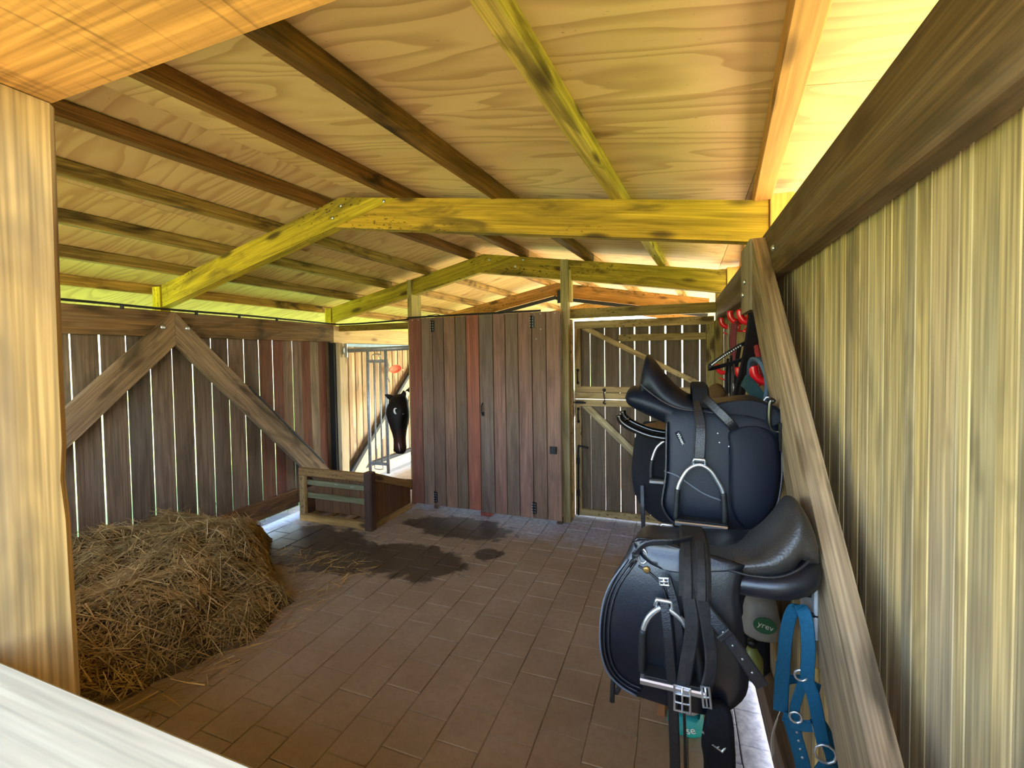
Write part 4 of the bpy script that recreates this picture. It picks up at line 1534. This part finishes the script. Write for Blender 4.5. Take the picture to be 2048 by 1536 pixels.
disc('dee_stud', (.270, YS1 - .138, 1.428), (0, -1, .2), .010, .006, M_CHROME, s1)
for (a, b) in ((.052, 1.302), (.052, 1.296), (.118, 1.372), (.122, 1.345), (.148, 1.335), (.150, 1.327)):
    disc('rivet', (a, y1f(a, b) - .006, b), (0, -1, 0), .0028, .002, M_CHROME, s1, 6)


def text_mesh(name, body, size, mat, parent, mw):
    cu = bpy.data.curves.new(name, 'FONT')
    cu.body = body
    cu.size = size
    cu.extrude = .0004
    cu.align_x = 'CENTER'
    cu.align_y = 'CENTER'
    ob = bpy.data.objects.new(name, cu)
    COL.objects.link(ob)
    dg = bpy.context.evaluated_depsgraph_get()
    me = bpy.data.meshes.new_from_object(ob.evaluated_get(dg))
    bpy.data.objects.remove(ob)
    me.materials.clear()
    me.materials.append(mat)
    return place(bpy.data.objects.new(name, me), mw, parent)


FACE = Matrix.Rotation(math.radians(90), 4, 'X')
lx, lz = .0115, 1.3505
ly = y1f(lx, lz) - .0085
lab = Matrix.Translation((lx, ly, lz)) @ FACE @ Matrix.Rotation(math.radians(-63), 4, 'Z')
bd = mesh_obj('badge', [(-.024, -.0075, 0), (.024, -.0075, 0), (.024, .0075, 0), (-.024, .0075, 0), (-.024, -.0075, -.003), (.024, -.0075, -.003), (.024, .0075, -.003), (-.024, .0075, -.003)],
              [(0, 1, 2, 3), (0, 4, 5, 1), (1, 5, 6, 2), (2, 6, 7, 3), (3, 7, 4, 0)], M_SKYSUEDE, s1, False, lab)
text_mesh('badge_text', 'Wintec', .013, M_PAPER, bd, lab @ Matrix.Translation((0, 0, .0006)))
saddle_rack('black tube saddle rack carrying the dressage saddle', YS1, 1.330, .285, -.190)

# --- rear saddle: dark one half hidden behind the upper saddle
YS2 = 2.15
s2 = empty('dark_saddle', (0.05, YS2, 1.2))
tag(s2, 'dark saddle with brown suede seat, mostly hidden behind the dressage saddle', 'saddle')
seat_loft('seat', [(-.165, 1.262, 1.245, .06), (-.14, 1.285, 1.25, .10), (-.08, 1.30, 1.26, .13), (0, 1.33, 1.275, .14), (.07, 1.385, 1.30, .14), (.125, 1.455, 1.34, .13), (.165, 1.482, 1.36, .12), (.195, 1.465, 1.35, .11), (.212, 1.40, 1.33, .08)], YS2, M_BROWNL, s2)
F2 = smooth_poly([(-.150, 1.281), (-.176, 1.207), (-.182, 1.099), (-.168, 1.014), (-.127, .953), (-.047, .902), (.06, .90), (.14, .97), (.17, 1.10), (.165, 1.25), (.1, 1.30), (0, 1.29)], 3)


def y2f(x, z):
    return YS2 - .15 - .05 * min(1, max(0, (1.28 - z) / .3)) ** .6 + .3 * x * x


scan_sheet('flap', F2, y2f, .014, M_DARKF, s2)
scan_sheet('flap', F2, lambda x, z: 2 * YS2 - y2f(x, z), .014, M_DARKF, s2)
ring_loft('panel', [(-.17, 1.22, .01, .10), (-.15, 1.22, .04, .14), (0, 1.22, .06, .15), (.12, 1.27, .06, .14), (.20, 1.30, .03, .11)], YS2, M_DARKF, s2)
stirrup(s2, [(-.101, 1.095), (-.100, 1.15), (-.092, 1.19), (-.072, 1.235), (-.030, 1.262), (.012, 1.235), (.030, 1.19), (.038, 1.15), (.039, 1.095)], (-.106, .044, 1.095), YS2 - .222, .05)
sweep('stirrup_leather', curve([(-.03, YS2 - .10, 1.30), (-.03, YS2 - .19, 1.30), (-.03, YS2 - .218, 1.27)], 4), 0, M_STRAP, s2, flat=(.028, .006), wdir=(1, 0, 0))
sweep('girth_strap', curve([(-.138, YS2 - .21, 1.06), (-.134, YS2 - .24, .98), (-.131, YS2 - .24, .86), (-.131, YS2 - .235, .74)], 4), 0, M_STRAP, s2, flat=(.017, .005), wdir=(1, 0, 0))
saddle_rack('black tube saddle rack under the half hidden dark saddle', YS2, 1.150, .335, -.150)

# --- lower saddle: worn black leather, cantle against the wall
YS3 = 1.18
s3 = empty('jumping_saddle', (0.05, YS3, 1.08))
tag(s3, 'worn black leather saddle on the lower rack with girth straps hanging in front', 'saddle')
seat_loft('seat', [(-.108, 1.112, 1.097, .045), (-.098, 1.150, 1.120, .078), (-.071, 1.172, 1.132, .10), (-.028, 1.169, 1.132, .122), (.019, 1.160, 1.132, .135), (.087, 1.152, 1.134, .140), (.153, 1.166, 1.142, .140),
                   (.195, 1.203, 1.150, .138), (.226, 1.250, 1.165, .130), (.245, 1.284, 1.188, .120), (.262, 1.268, 1.180, .112), (.277, 1.230, 1.170, .10), (.284, 1.190, 1.160, .08)], YS3, M_SEAT3, s3, tilt=.17)
ring_loft('panel', [(.286, 1.160, .006, .06), (.282, 1.152, .028, .105), (.262, 1.142, .042, .135), (.215, 1.128, .045, .150), (.16, 1.122, .040, .150), (.06, 1.118, .038, .138), (-.03, 1.118, .035, .12), (-.09, 1.118, .02, .08)], YS3, M_LEATH, s3)
sweep('cantle_piping', curve([(a, YS3 - .150 + d, b) for a, b, d in ((.078, 1.160, 0), (.113, 1.156, 0), (.147, 1.152, 0), (.194, 1.156, .002), (.232, 1.172, .012), (.258, 1.19, .03))], 4), .0028, M_STRAP, s3, seg=6)
F3 = smooth_poly([(-.087, 1.195), (-.114, 1.149), (-.148, 1.087), (-.165, 1.026), (-.168, .956), (-.155, .901), (-.127, .872), (-.094, .860), (-.046, .858), (-.005, .856), (.045, .855), (.083, .864), (.112, .884), (.134, .917), (.137, .970), (.127, 1.061), (.122, 1.112), (.128, 1.165), (.05, 1.18), (-.03, 1.19)], 3)


def y3f(x, z):
    t = min(1, max(0, (1.18 - z) / .22))
    return YS3 - .13 - .052 * t ** .6 + .35 * (x + .01) ** 2


scan_sheet('flap', F3, y3f, .009, M_LEATH, s3, 26, 16)
scan_sheet('flap', [(a, b - .075) for a, b in F3], lambda x, z: 2 * YS3 - y3f(x, z + .075), .009, M_LEATH, s3)
scan_sheet('skirt', smooth_poly([(-.094, 1.188), (-.074, 1.160), (-.046, 1.146), (-.004, 1.141), (.066, 1.150), (.128, 1.158), (.128, 1.172), (.05, 1.182), (-.05, 1.196)], 3), lambda x, z: y3f(x, z) - .010, .008, M_LEATH, s3, 8, 12)
for off in (0.0, .010, .020):
    ln = [(-.106 + off, 1.150), (-.146 + off, 1.087), (-.163 + off, 1.026), (-.165 + off, .956), (-.151 + off, .903 + off * .3), (-.122 + off, .876 + off * .6), (-.085 + off * .6, .863 + off)]
    sweep('flap_piping', curve([(a, y3f(a, b) - .007, b) for a, b in ln], 5), .0026, M_PIPE if off == 0 else M_STRAP, s3, seg=6)
sweep('knee_seam', curve([(a, y3f(a, b) - .006, b) for a, b in ((-.082, 1.140), (-.055, 1.128), (-.030, 1.105), (-.018, 1.06), (-.022, .98), (-.03, .90))], 5), .0028, M_STRAP, s3, seg=6)
sweep('dee_ring', [(-.073 + .010 * math.cos(t * .628), YS3 - .150, 1.162 + .017 * math.sin(t * .628)) for t in range(10)], .0028, M_CHROME, s3, closed=True, seg=6)
disc('stud', (-.064, y3f(-.064, 1.135) - .006, 1.135), (0, -1, 0), .008, .004, plain_mat('brass', srgb(150, 118, 66), .4, .8), s3)
# girth folded over the seat and its straps
gp = sweep('girth_pad', curve([(.036, YS3 + .14, 1.07), (.036, YS3 + .10, 1.142), (.036, YS3, 1.172), (.036, YS3 - .11, 1.186), (.035, YS3 - .185, 1.172), (.034, YS3 - .214, 1.118)], 6), 0, M_WEB, s3, flat=(.062, .014), wdir=(1, 0, 0))
sweep('pad_ridge', curve([(.048, YS3 - .115, 1.194), (.047, YS3 - .193, 1.176), (.046, YS3 - .223, 1.120)], 5), 0, M_WEB, gp, flat=(.020, .010), wdir=(1, 0, 0))
sweep('pad_ridge', curve([(.020, YS3 - .115, 1.194), (.020, YS3 - .193, 1.176), (.020, YS3 - .223, 1.120)], 5), 0, M_WEB, gp, flat=(.020, .010), wdir=(1, 0, 0))
YQ = YS3 - .218
sweep('girth_strap', curve([(.020, YQ + .004, 1.135), (.028, YQ - .004, 1.065), (.018, YQ - .006, .985), (.010, YQ - .006, .930)], 5), 0, M_WEB, s3, flat=(.027, .006), wdir=(1, 0, .05))
sweep('girth_strap', curve([(.045, YQ + .004, 1.135), (.057, YQ - .002, 1.065), (.064, YQ - .002, .995), (.054, YQ - .003, .935)], 5), 0, M_WEB, s3, flat=(.025, .006), wdir=(1, .35, 0))
sweep('stirrup_leather', curve([(-.026, YQ + .012, 1.098), (-.018, YQ - .002, 1.03), (-.010, YQ - .006, .92), (-.006, YQ - .004, .80), (-.004, YQ - .004, .66)], 5), 0, M_STRAP, s3, flat=(.021, .005), wdir=(1, 0, 0))
sweep('stirrup_leather', curve([(-.020, YQ + .02, 1.145), (-.004, YQ + .012, 1.09), (.004, YQ + .008, 1.03), (.008, YQ + .01, .97)], 4), 0, M_STRAP, s3, flat=(.018, .005), wdir=(1, 0, 0))
sweep('hanging_strap', curve([(.012, YQ + .006, .90), (.014, YQ + .006, .83), (.016, YQ + .006, .66)], 4), 0, M_STRAP, s3, flat=(.012, .004), wdir=(.3, 1, 0))
sweep('pommel_strap', curve([(-.100, YS3 - .150, 1.135), (-.086, YS3 - .160, 1.172), (-.062, YS3 - .160, 1.196), (-.010, YS3 - .155, 1.205), (.03, YS3 - .12, 1.205)], 5), 0, M_STRAP, s3, flat=(.015, .005), wdir=(.3, -.2, .9))
dgs = sweep('billet_strap', curve([(.045, YQ + .012, 1.108), (.066, YQ + .002, 1.085), (.097, YQ - .006, 1.052), (.135, YQ - .008, 1.0), (.154, YQ - .006, .972)], 5), 0, M_STRAP, s3, flat=(.026, .006), wdir=(.7, 0, .7))
sweep('keeper', curve([(.078, YQ - .014, 1.052), (.098, YQ - .016, 1.075)], 3), 0, M_STRAP, dgs, flat=(.012, .004), wdir=(.7, 0, -.7))
for k in range(4):
    a = .085 + k * .017
    b = 1.066 - k * .023
    disc('hole', (a, YQ - .0105, b), (0, -1, 0), .0022, .001, M_CHROME, dgs, 6)


def buckle(parent, x, z, w, h, y, tilt=0.0, bars=1):
    c, s_ = math.cos(tilt), math.sin(tilt)
    Q = lambda a, b: (x + a * c - b * s_, y, z + a * s_ + b * c)
    bk = sweep('buckle', [Q(-w / 2, -h / 2), Q(w / 2, -h / 2), Q(w / 2, h / 2), Q(-w / 2, h / 2)], .0026, M_CHROME, parent, closed=True, seg=6, smooth=False)
    for t in ((0,) if bars == 1 else (-.17, .17)):
        sweep('buckle_bar', [Q(-w / 2, h * t), Q(w / 2, h * t)], .002, M_CHROME, bk, seg=6)
    sweep('buckle_tongue', [Q(0, h * .5), Q(0, -h * .5)], .002, M_CHROME, bk, seg=6)


buckle(s3, .009, .914, .030, .052, YQ - .014, .0, 2)
buckle(s3, .054, .928, .014, .042, YQ - .012, .1, 1)
buckle(s3, -.026, 1.139, .018, .014, YQ + .012, .1, 1)
stirrup(s3, [(-.071, .935), (-.071, .985), (-.068, 1.028), (-.056, 1.058), (-.038, 1.078), (-.026, 1.082), (-.012, 1.079), (.010, 1.062), (.030, 1.028), (.040, .985), (.046, .940)], (-.074, .052, .935), YQ + .012, .05)
stirrup(s3, [(-.071, .945), (-.071, .995), (-.068, 1.038), (-.056, 1.068), (-.028, 1.088), (.010, 1.072), (.030, 1.038), (.040, .995), (.046, .950)], (-.074, .052, .945), 2 * YS3 - YQ, .05)
g2 = scan_sheet('girth', smooth_poly([(.060, .895), (.100, .895), (.108, .830), (.112, .77), (.112, .66), (.058, .66), (.052, .76), (.046, .81)], 3), lambda x, z: YS3 - .19 + .02 * math.sin(z * 20), .022, M_DARKF, s3, 16, 8)
buckle(g2, .064, .846, .020, .026, YS3 - .212, -.5)
buckle(g2, .082, .826, .020, .026, YS3 - .212, -.5)
sweep('rein_end', curve([(-.134, YS3 - .165, .915), (-.138, YS3 - .175, .870), (-.140, YS3 - .175, .828)], 4), .006, M_STRAP, s3, seg=6)
sweep('rein_end', curve([(-.134, YS3 - .172, .885), (-.124, YS3 - .176, .868), (-.130, YS3 - .176, .850)], 4), .0055, M_STRAP, s3, seg=6)
rk3 = saddle_rack('black tube saddle rack under the lower leather saddle', YS3, 1.078, .282, -.080, .03)
brk = mesh_obj('corner_bracket', [(.326, 1.300, 1.045), (.326, 1.440, 1.045), (.326, 1.440, .930), (.326, 1.315, .990), (.332, 1.300, 1.045), (.332, 1.440, 1.045), (.332, 1.440, .930), (.332, 1.315, .990)],
               [(0, 1, 2, 3), (7, 6, 5, 4), (0, 4, 5, 1), (1, 5, 6, 2), (2, 6, 7, 3), (3, 7, 4, 0)], M_STEEL, rk3)

# --- red hooks on the right wall
def red_hook(y, z, label):
    h = empty('bridle_hook', (XR, y, z))
    tag(h, label, 'hook', 'red plastic hooks on the right wall')
    box('back_plate', (XR - .012, y - .04, z - .055), (XR - .001, y + .04, z + .045), M_RED, h, ch=.006, axis=2)
    sweep('prong', curve([(XR - .012, y, z - .005), (XR - .045, y, z - .03), (XR - .085, y, z - .03), (XR - .108, y, z - .005), (XR - .112, y, z + .030)], 5), .016, M_RED, h, seg=10)
    sweep('brace_wire', curve([(XR - .012, y, z - .05), (XR - .05, y, z - .085), (XR - .10, y, z - .07)], 4), .005, M_RED, h, seg=6)
    return h


red_hook(3.30, 1.82, 'red hook in the top row nearest the gate')
red_hook(2.78, 1.82, 'red hook in the top row holding the dark headpiece')
red_hook(2.36, 1.79, 'red hook in the top row beside the diagonal brace')
red_hook(3.62, 1.50, 'red hook in the low row nearest the gate')
red_hook(2.42, 1.515, 'red hook in the low row carrying the padded noseband')
red_hook(1.97, 1.535, 'red hook in the low row beside the brace foot')

# --- bridle: black headpiece, cheek straps, studded browband
br = empty('bridle', (.30, 2.2, 1.4))
tag(br, 'black leather bridle with studded browband sticking out from the wall', 'bridle')
sweep('headpiece', curve([(.300, 2.02, 1.775), (.300, 2.08, 1.70), (.298, 2.16, 1.62), (.296, 2.25, 1.54), (.292, 2.38, 1.46), (.288, 2.50, 1.37)], 5), 0, M_STRAP, br, flat=(.060, .014), wdir=(1, .2, .1))
sweep('cheek_strap', curve([(.302, 2.10, 1.76), (.300, 2.20, 1.62), (.296, 2.32, 1.50), (.290, 2.36, 1.36)], 5), 0, M_STRAP, br, flat=(.022, .006), wdir=(1, .3, 0))
sweep('cheek_strap', curve([(.300, 2.50, 1.66), (.296, 2.60, 1.55), (.290, 2.62, 1.44), (.286, 2.60, 1.34)], 5), 0, M_STRAP, br, flat=(.022, .006), wdir=(1, .3, 0))
sweep('cheek_strap', curve([(.296, 2.80, 1.60), (.292, 2.84, 1.50), (.290, 2.82, 1.38), (.288, 2.76, 1.33)], 5), 0, M_STRAP, br, flat=(.022, .006), wdir=(1, .3, 0))
sweep('cheek_strap', curve([(.318, 2.14, 1.77), (.315, 2.24, 1.62), (.300, 2.34, 1.48), (.280, 2.40, 1.36)], 5), 0, M_STRAP, br, flat=(.030, .006), wdir=(1, .3, 0))
sweep('throat_lash', curve([(.290, 2.95, 1.58), (.286, 3.0, 1.48), (.284, 2.98, 1.36)], 5), 0, M_STRAP, br, flat=(.016, .005), wdir=(1, .3, 0))
bb = sweep('browband', curve([(.300, 2.2, 1.662), (.264, 2.19, 1.648), (.195, 2.17, 1.603), (.142, 2.16, 1.562), (.140, 2.19, 1.545), (.19, 2.22, 1.556), (.25, 2.24, 1.575), (.30, 2.25, 1.592)], 6), 0, M_STRAP, br, flat=(.020, .006), wdir=(.1, -.3, 1))
for k, p in enumerate(curve([(.264, 2.186, 1.648), (.195, 2.166, 1.603), (.148, 2.156, 1.566)], 8)):
    disc('stud', p + Vector((0, -.002, -.002)), (0, -1, .2), .0042, .004, M_CHROME, bb, 6)
for (yy, z) in ((2.37, 1.545), (2.62, 1.49), (2.82, 1.42)):
    sweep('bit_ring', [(.283, yy + .022 * math.cos(t * .628), z - .06 + .022 * math.sin(t * .628)) for t in range(10)], .003, M_CHROME, br, closed=True, seg=6)

# --- second bridle hanging below, reins
rn = empty('rein', (.30, 2.9, 1.3))
tag(rn, 'dark purple brown reins hanging in loops below the browband', 'reins')
for k, (y0, z0, dy) in enumerate(((3.06, 1.56, .06), (2.90, 1.55, .05), (2.74, 1.54, .05))):
    sweep('rein_loop', curve([(.302 - k * .004, y0, z0), (.298, y0 - dy * .4, 1.46), (.296, y0 - dy, 1.36), (.296, y0 - dy * 1.3, 1.22), (.298, y0 - dy * 2, 1.36), (.302, y0 - dy * 2.1, z0 - .03)], 5), 0,
          plain_mat('oxblood_%d' % k, srgb(48, 30, 38), .5, 0, .2, 60, .2), rn, flat=(.018, .005), wdir=(1, .3, 0))

# --- ropes
def rope(name, label, y0, z0, y1, z1, n, x, mat):
    pts = []
    for i in range(n):
        t = i / (n - 1)
        ya_, yb_ = y0 + (t - .5) * .10, y1 + (t - .5) * .22
        seq = [(x - .012 * math.sin(i), ya_, z0), (x - .016, ya_ * .6 + yb_ * .4, z0 * .6 + z1 * .4), (x - .012 * math.cos(i), yb_, z1)]
        if i % 2:
            seq.reverse()
        pts += seq
    o = sweep(name, curve(pts, 4), .0105, mat, None, seg=7)
    tag(o, label, 'rope')
    return o


rope('lead_rope', 'faded red lead rope looped over the hook beside the brace', 2.34, 1.765, 2.12, 1.545, 6, .335, M_REDROPE)
rope('lead_rope', 'dark red rope hanging behind the black headpiece', 2.80, 1.79, 2.78, 1.50, 4, .315, plain_mat('maroon_rope', srgb(112, 44, 48), .85, 0, .2, 160, .5))
ws = empty('white_strap', (.33, 3.0, 1.57))
tag(ws, 'pale grey webbing strap hanging from the hook nearest the gate', 'strap')
sweep('webbing', curve([(.325, 3.26, 1.80), (.318, 3.20, 1.70), (.316, 3.13, 1.60), (.318, 3.06, 1.55)], 5), 0, plain_mat('white_web', srgb(176, 178, 176), .7), ws, flat=(.022, .004), wdir=(.3, 1, .3))
sweep('webbing', curve([(.325, 3.20, 1.80), (.314, 3.06, 1.72), (.312, 2.97, 1.62), (.314, 2.93, 1.56)], 5), 0, plain_mat('white_web2', srgb(166, 168, 168), .7), ws, flat=(.026, .004), wdir=(.3, 1, .3))
box('end_tab', (.308, 2.90, 1.555), (.318, 2.96, 1.60), M_BLACKM, ws)

# --- padded noseband (slate) on the low hook
pn = empty('headcollar', (.29, 1.85, 1.45))
tag(pn, 'slate grey padded headcollar looped over a low red hook', 'halter')
sweep('noseband', curve([(.285, 2.02, 1.530), (.278, 1.93, 1.585), (.288, 1.84, 1.588), (.300, 1.79, 1.555), (.306, 1.77, 1.505), (.300, 1.76, 1.455), (.302, 1.80, 1.43)], 6), 0, M_SLATE, pn, flat=(.040, .016), wdir=(.8, .5, .0))
sweep('inner_strap', curve([(.262, 2.05, 1.50), (.268, 1.96, 1.49), (.285, 1.86, 1.45), (.300, 1.80, 1.42)], 5), 0, plain_mat('teal_band', srgb(20, 66, 74), .8), pn, flat=(.055, .010), wdir=(.3, .3, .9))
sweep('ring', [(.296 + .014 * math.cos(t * .628), 1.745, 1.435 + .028 * math.sin(t * .628)) for t in range(10)], .0045, M_CHROME, pn, closed=True, seg=6)
# black tie ring on the brace
tr = empty('tie_hook', (.288, 1.50, 1.42))
tag(tr, 'small black iron hook fixed to the diagonal brace', 'hook')
sweep('shank', curve([(.286, 1.50, 1.38), (.262, 1.50, 1.39), (.258, 1.50, 1.43), (.262, 1.50, 1.475), (.272, 1.50, 1.47)], 4), .007, M_BLACKG, tr, seg=8)
box('plate', (.279, 1.478, 1.33), (.287, 1.522, 1.41), M_BLACKG, tr)

# --- blue nylon halter hung at the right
ha = empty('halter', (.26, 1.12, .70))
tag(ha, 'bright blue nylon halter hanging below the saddles', 'halter')
YH = 1.12
TE = dict(mat=M_TEAL, parent=ha)


def tstrap(pts, w, wd=(1, 0, 0), name='strap', t=.004):
    return sweep(name, curve(pts, 5), 0, M_TEAL, ha, flat=(w, t), wdir=wd)


tstrap([(.226, YH + .02, .905), (.232, YH + .022, .98), (.241, YH + .014, 1.035), (.252, YH + .004, 1.056), (.262, YH - .008, 1.04), (.266, YH - .016, .98), (.263, YH - .018, .912)], .027, name='crown')
tstrap([(.226, YH + .02, .91), (.222, YH + .016, .86), (.219, YH + .010, .805)], .030)
tstrap([(.262, YH - .012, .912), (.252, YH - .008, .872), (.244, YH - .006, .835), (.242, YH - .004, .800)], .020)
tstrap([(.262, YH - .012, .912), (.276, YH - .014, .872), (.286, YH - .012, .82), (.296, YH - .01, .768)], .026)
tstrap([(.222, YH + .004, .800), (.25, YH - .006, .795), (.275, YH - .008, .80)], .026, (0, 0, 1))
tstrap([(.226, YH + .03, .862), (.262, YH + .04, .868), (.300, YH + .03, .862)], .022, (0, 0, 1))
tstrap([(.235, YH, .80), (.246, YH - .004, .76), (.258, YH - .006, .71), (.268, YH - .006, .64)], .030)
tstrap([(.290, YH + .02, .80), (.306, YH + .02, .77), (.322, YH + .015, .72), (.326, YH + .015, .66)], .030)
tstrap([(.284, YH - .012, .722), (.300, YH - .014, .716), (.314, YH - .01, .728)], .026, (0, 0, 1))
for (x, z, r) in ((.298, .752, .020), (.252, .914, .012), (.243, .818, .012)):
    sweep('ring', [(x + r * math.cos(t * .628), YH - .016, z + r * math.sin(t * .628)) for t in range(10)], .0028, M_CHROME, ha, closed=True, seg=6)
for k in range(4):
    disc('eyelet', (.247 + k * .0035, YH - .0075, .778 - k * .018), (0, -1, 0), .003, .001, M_CHROME, ha, 6)
sweep('peg', [(.252, YH + .004, 1.046), (.287, YH + .004, 1.040)], .005, M_BLACKM, ha, seg=6)

# --- bags hung in the dark under the saddles
hb2 = empty('hanging_bag', (.28, 1.7, .66))
tag(hb2, 'crumpled white feed bag with green oval print hanging below the saddles', 'bag')


def sack(name, cx, cy, cz, w, d, h, mat, parent, seed, taper=.25, n=10):
    """crumpled soft sack, gathered towards the top"""
    v, f = [], []
    seg = 18
    for i in range(n + 1):
        t = i / n
        k = (1 - taper * t ** 2) * (min(1, t / .12) ** .5 if t < .12 else 1)
        for a in range(seg):
            an = 2 * math.pi * a / seg
            ca, sa = math.cos(an), math.sin(an)
            e = 1 + .16 * noise.noise((ca * 2 + seed, sa * 2, t * 3.2))
            v.append(Vector((cx + w / 2 * k * e * math.copysign(abs(ca) ** .7, ca), cy + d / 2 * k * e * math.copysign(abs(sa) ** .7, sa), cz + h * t + .012 * noise.noise((ca * 3, sa * 3, seed)) * t)))
    for i in range(n):
        for a in range(seg):
            b_ = (a + 1) % seg
            f.append((i * seg + a, i * seg + b_, (i + 1) * seg + b_, (i + 1) * seg + a))
    f.append(tuple(range(seg - 1, -1, -1)))
    f.append(tuple(n * seg + a for a in range(seg)))
    c, v = recentre(v)
    return mesh_obj(name, v, f, mat, parent, True, Matrix.Translation(c))


sack('sack', .262, 1.66, .665, .115, .12, .135, M_SACKW, hb2, 1.3, .3)
sack('fold', .245, 1.70, .802, .09, .10, .055, M_SACKW, hb2, 4.1, .55)
pv = [(.264 + .034 * math.cos(t * math.pi / 8), 1.593, .738 + .026 * math.sin(t * math.pi / 8)) for t in range(16)]
pv2 = [(a, 1.597, c) for a, b_, c in pv]
prt = mesh_obj('print', pv + pv2, [tuple(range(16))] + [(i, 16 + i, 16 + (i + 1) % 16, (i + 1) % 16) for i in range(16)], M_GREENL, hb2)
text_mesh('print_text', 'yrev', .026, M_PAPER, prt, Matrix.Translation((.266, 1.5925, .738)) @ FACE @ Matrix.Rotation(math.radians(-14), 4, 'Z'))
sweep('handle', curve([(.245, 1.66, .85), (.27, 1.70, .93), (.33, 1.72, .98)], 4), .004, M_SACKW, hb2, seg=5)
nb = empty('hay_net', (.30, 1.9, .3))
tag(nb, 'black hay net bundle hanging on the wall behind the saddles', 'hay net')
sack('bundle', .272, 2.06, .36, .13, .56, .62, M_DARKF, nb, 7.7, .25, 12)
for k in range(7):
    a = rnd.uniform(1.72, 2.1)
    sweep('cord', curve([(.205, a, .45 + .06 * k), (.195, a - .05, .50 + .06 * k), (.205, a - .12, .47 + .07 * k)], 4), .003, plain_mat('net_cord_%d' % k, srgb(60, 58, 50), .7), nb, seg=5)
gb = empty('bottle', (.27, 1.62, .50))
tag(gb, 'olive green bottle tucked under the hanging feed bag', 'bottle')
sweep('flask', [(.232, 1.62, .545), (.232, 1.62, .548), (.232, 1.62, .61), (.232, 1.62, .635), (.232, 1.62, .65)], [.01, .032, .032, .018, .013], plain_mat('olive_plastic', srgb(120, 124, 60), .4), gb, seg=12)
sweep('cap', [(.232, 1.62, .6505), (.232, 1.62, .67)], .015, M_BLACKM, gb, seg=10)

# --- things on the floor under the saddles
fs = empty('feed_sack', (.03, 2.0, 0))
tag(fs, 'small teal and white feed sack on the pavers under the saddles', 'sack')
sack('sack', .03, 2.02, .001, .15, .16, .085, M_SACKT, fs, 2.2, .15)
sack('top', .03, 2.02, .086, .12, .12, .05, M_SACKW, fs, 3.4, .5)
text_mesh('sack_text', 'se', .045, M_PAPER, fs, Matrix.Translation((.050, 1.936, .052)) @ FACE @ Matrix.Rotation(math.radians(18), 4, 'Z'))
ct = empty('carton', (-.05, 2.12, 0))
tag(ct, 'brown cardboard carton standing beside the teal feed sack', 'carton')
box('box', (-.085, 2.04, .001), (-.052, 2.16, .105), M_CARD, ct, ch=.002, axis=2)
box('flap', (-.087, 2.035, .1055), (-.048, 2.165, .109), M_CARD, ct, ch=.001, axis=1)
tg = empty('paper_tag', (.33, 1.74, .18))
tag(tg, 'narrow white paper tag hanging beside the blue halter', 'tag')
sweep('slip', curve([(.322, 1.722, .345), (.312, 1.735, .27), (.318, 1.758, .185)], 4), 0, M_PAPER, tg, flat=(.022, .002), wdir=(.5, .8, 0))
sweep('string', [(.322, 1.722, .345), (.338, 1.72, .40)], .0015, M_PAPER, tg, seg=4)
sk = sweep('wooden_stick', [(.326, 1.272, .06), (.326, 1.272, .55), (.326, 1.274, .83)], .005, plain_mat('pale_stick', srgb(222, 190, 120), .7), None, seg=6)
tag(sk, 'thin pale wooden stick standing against the right wall', 'stick')
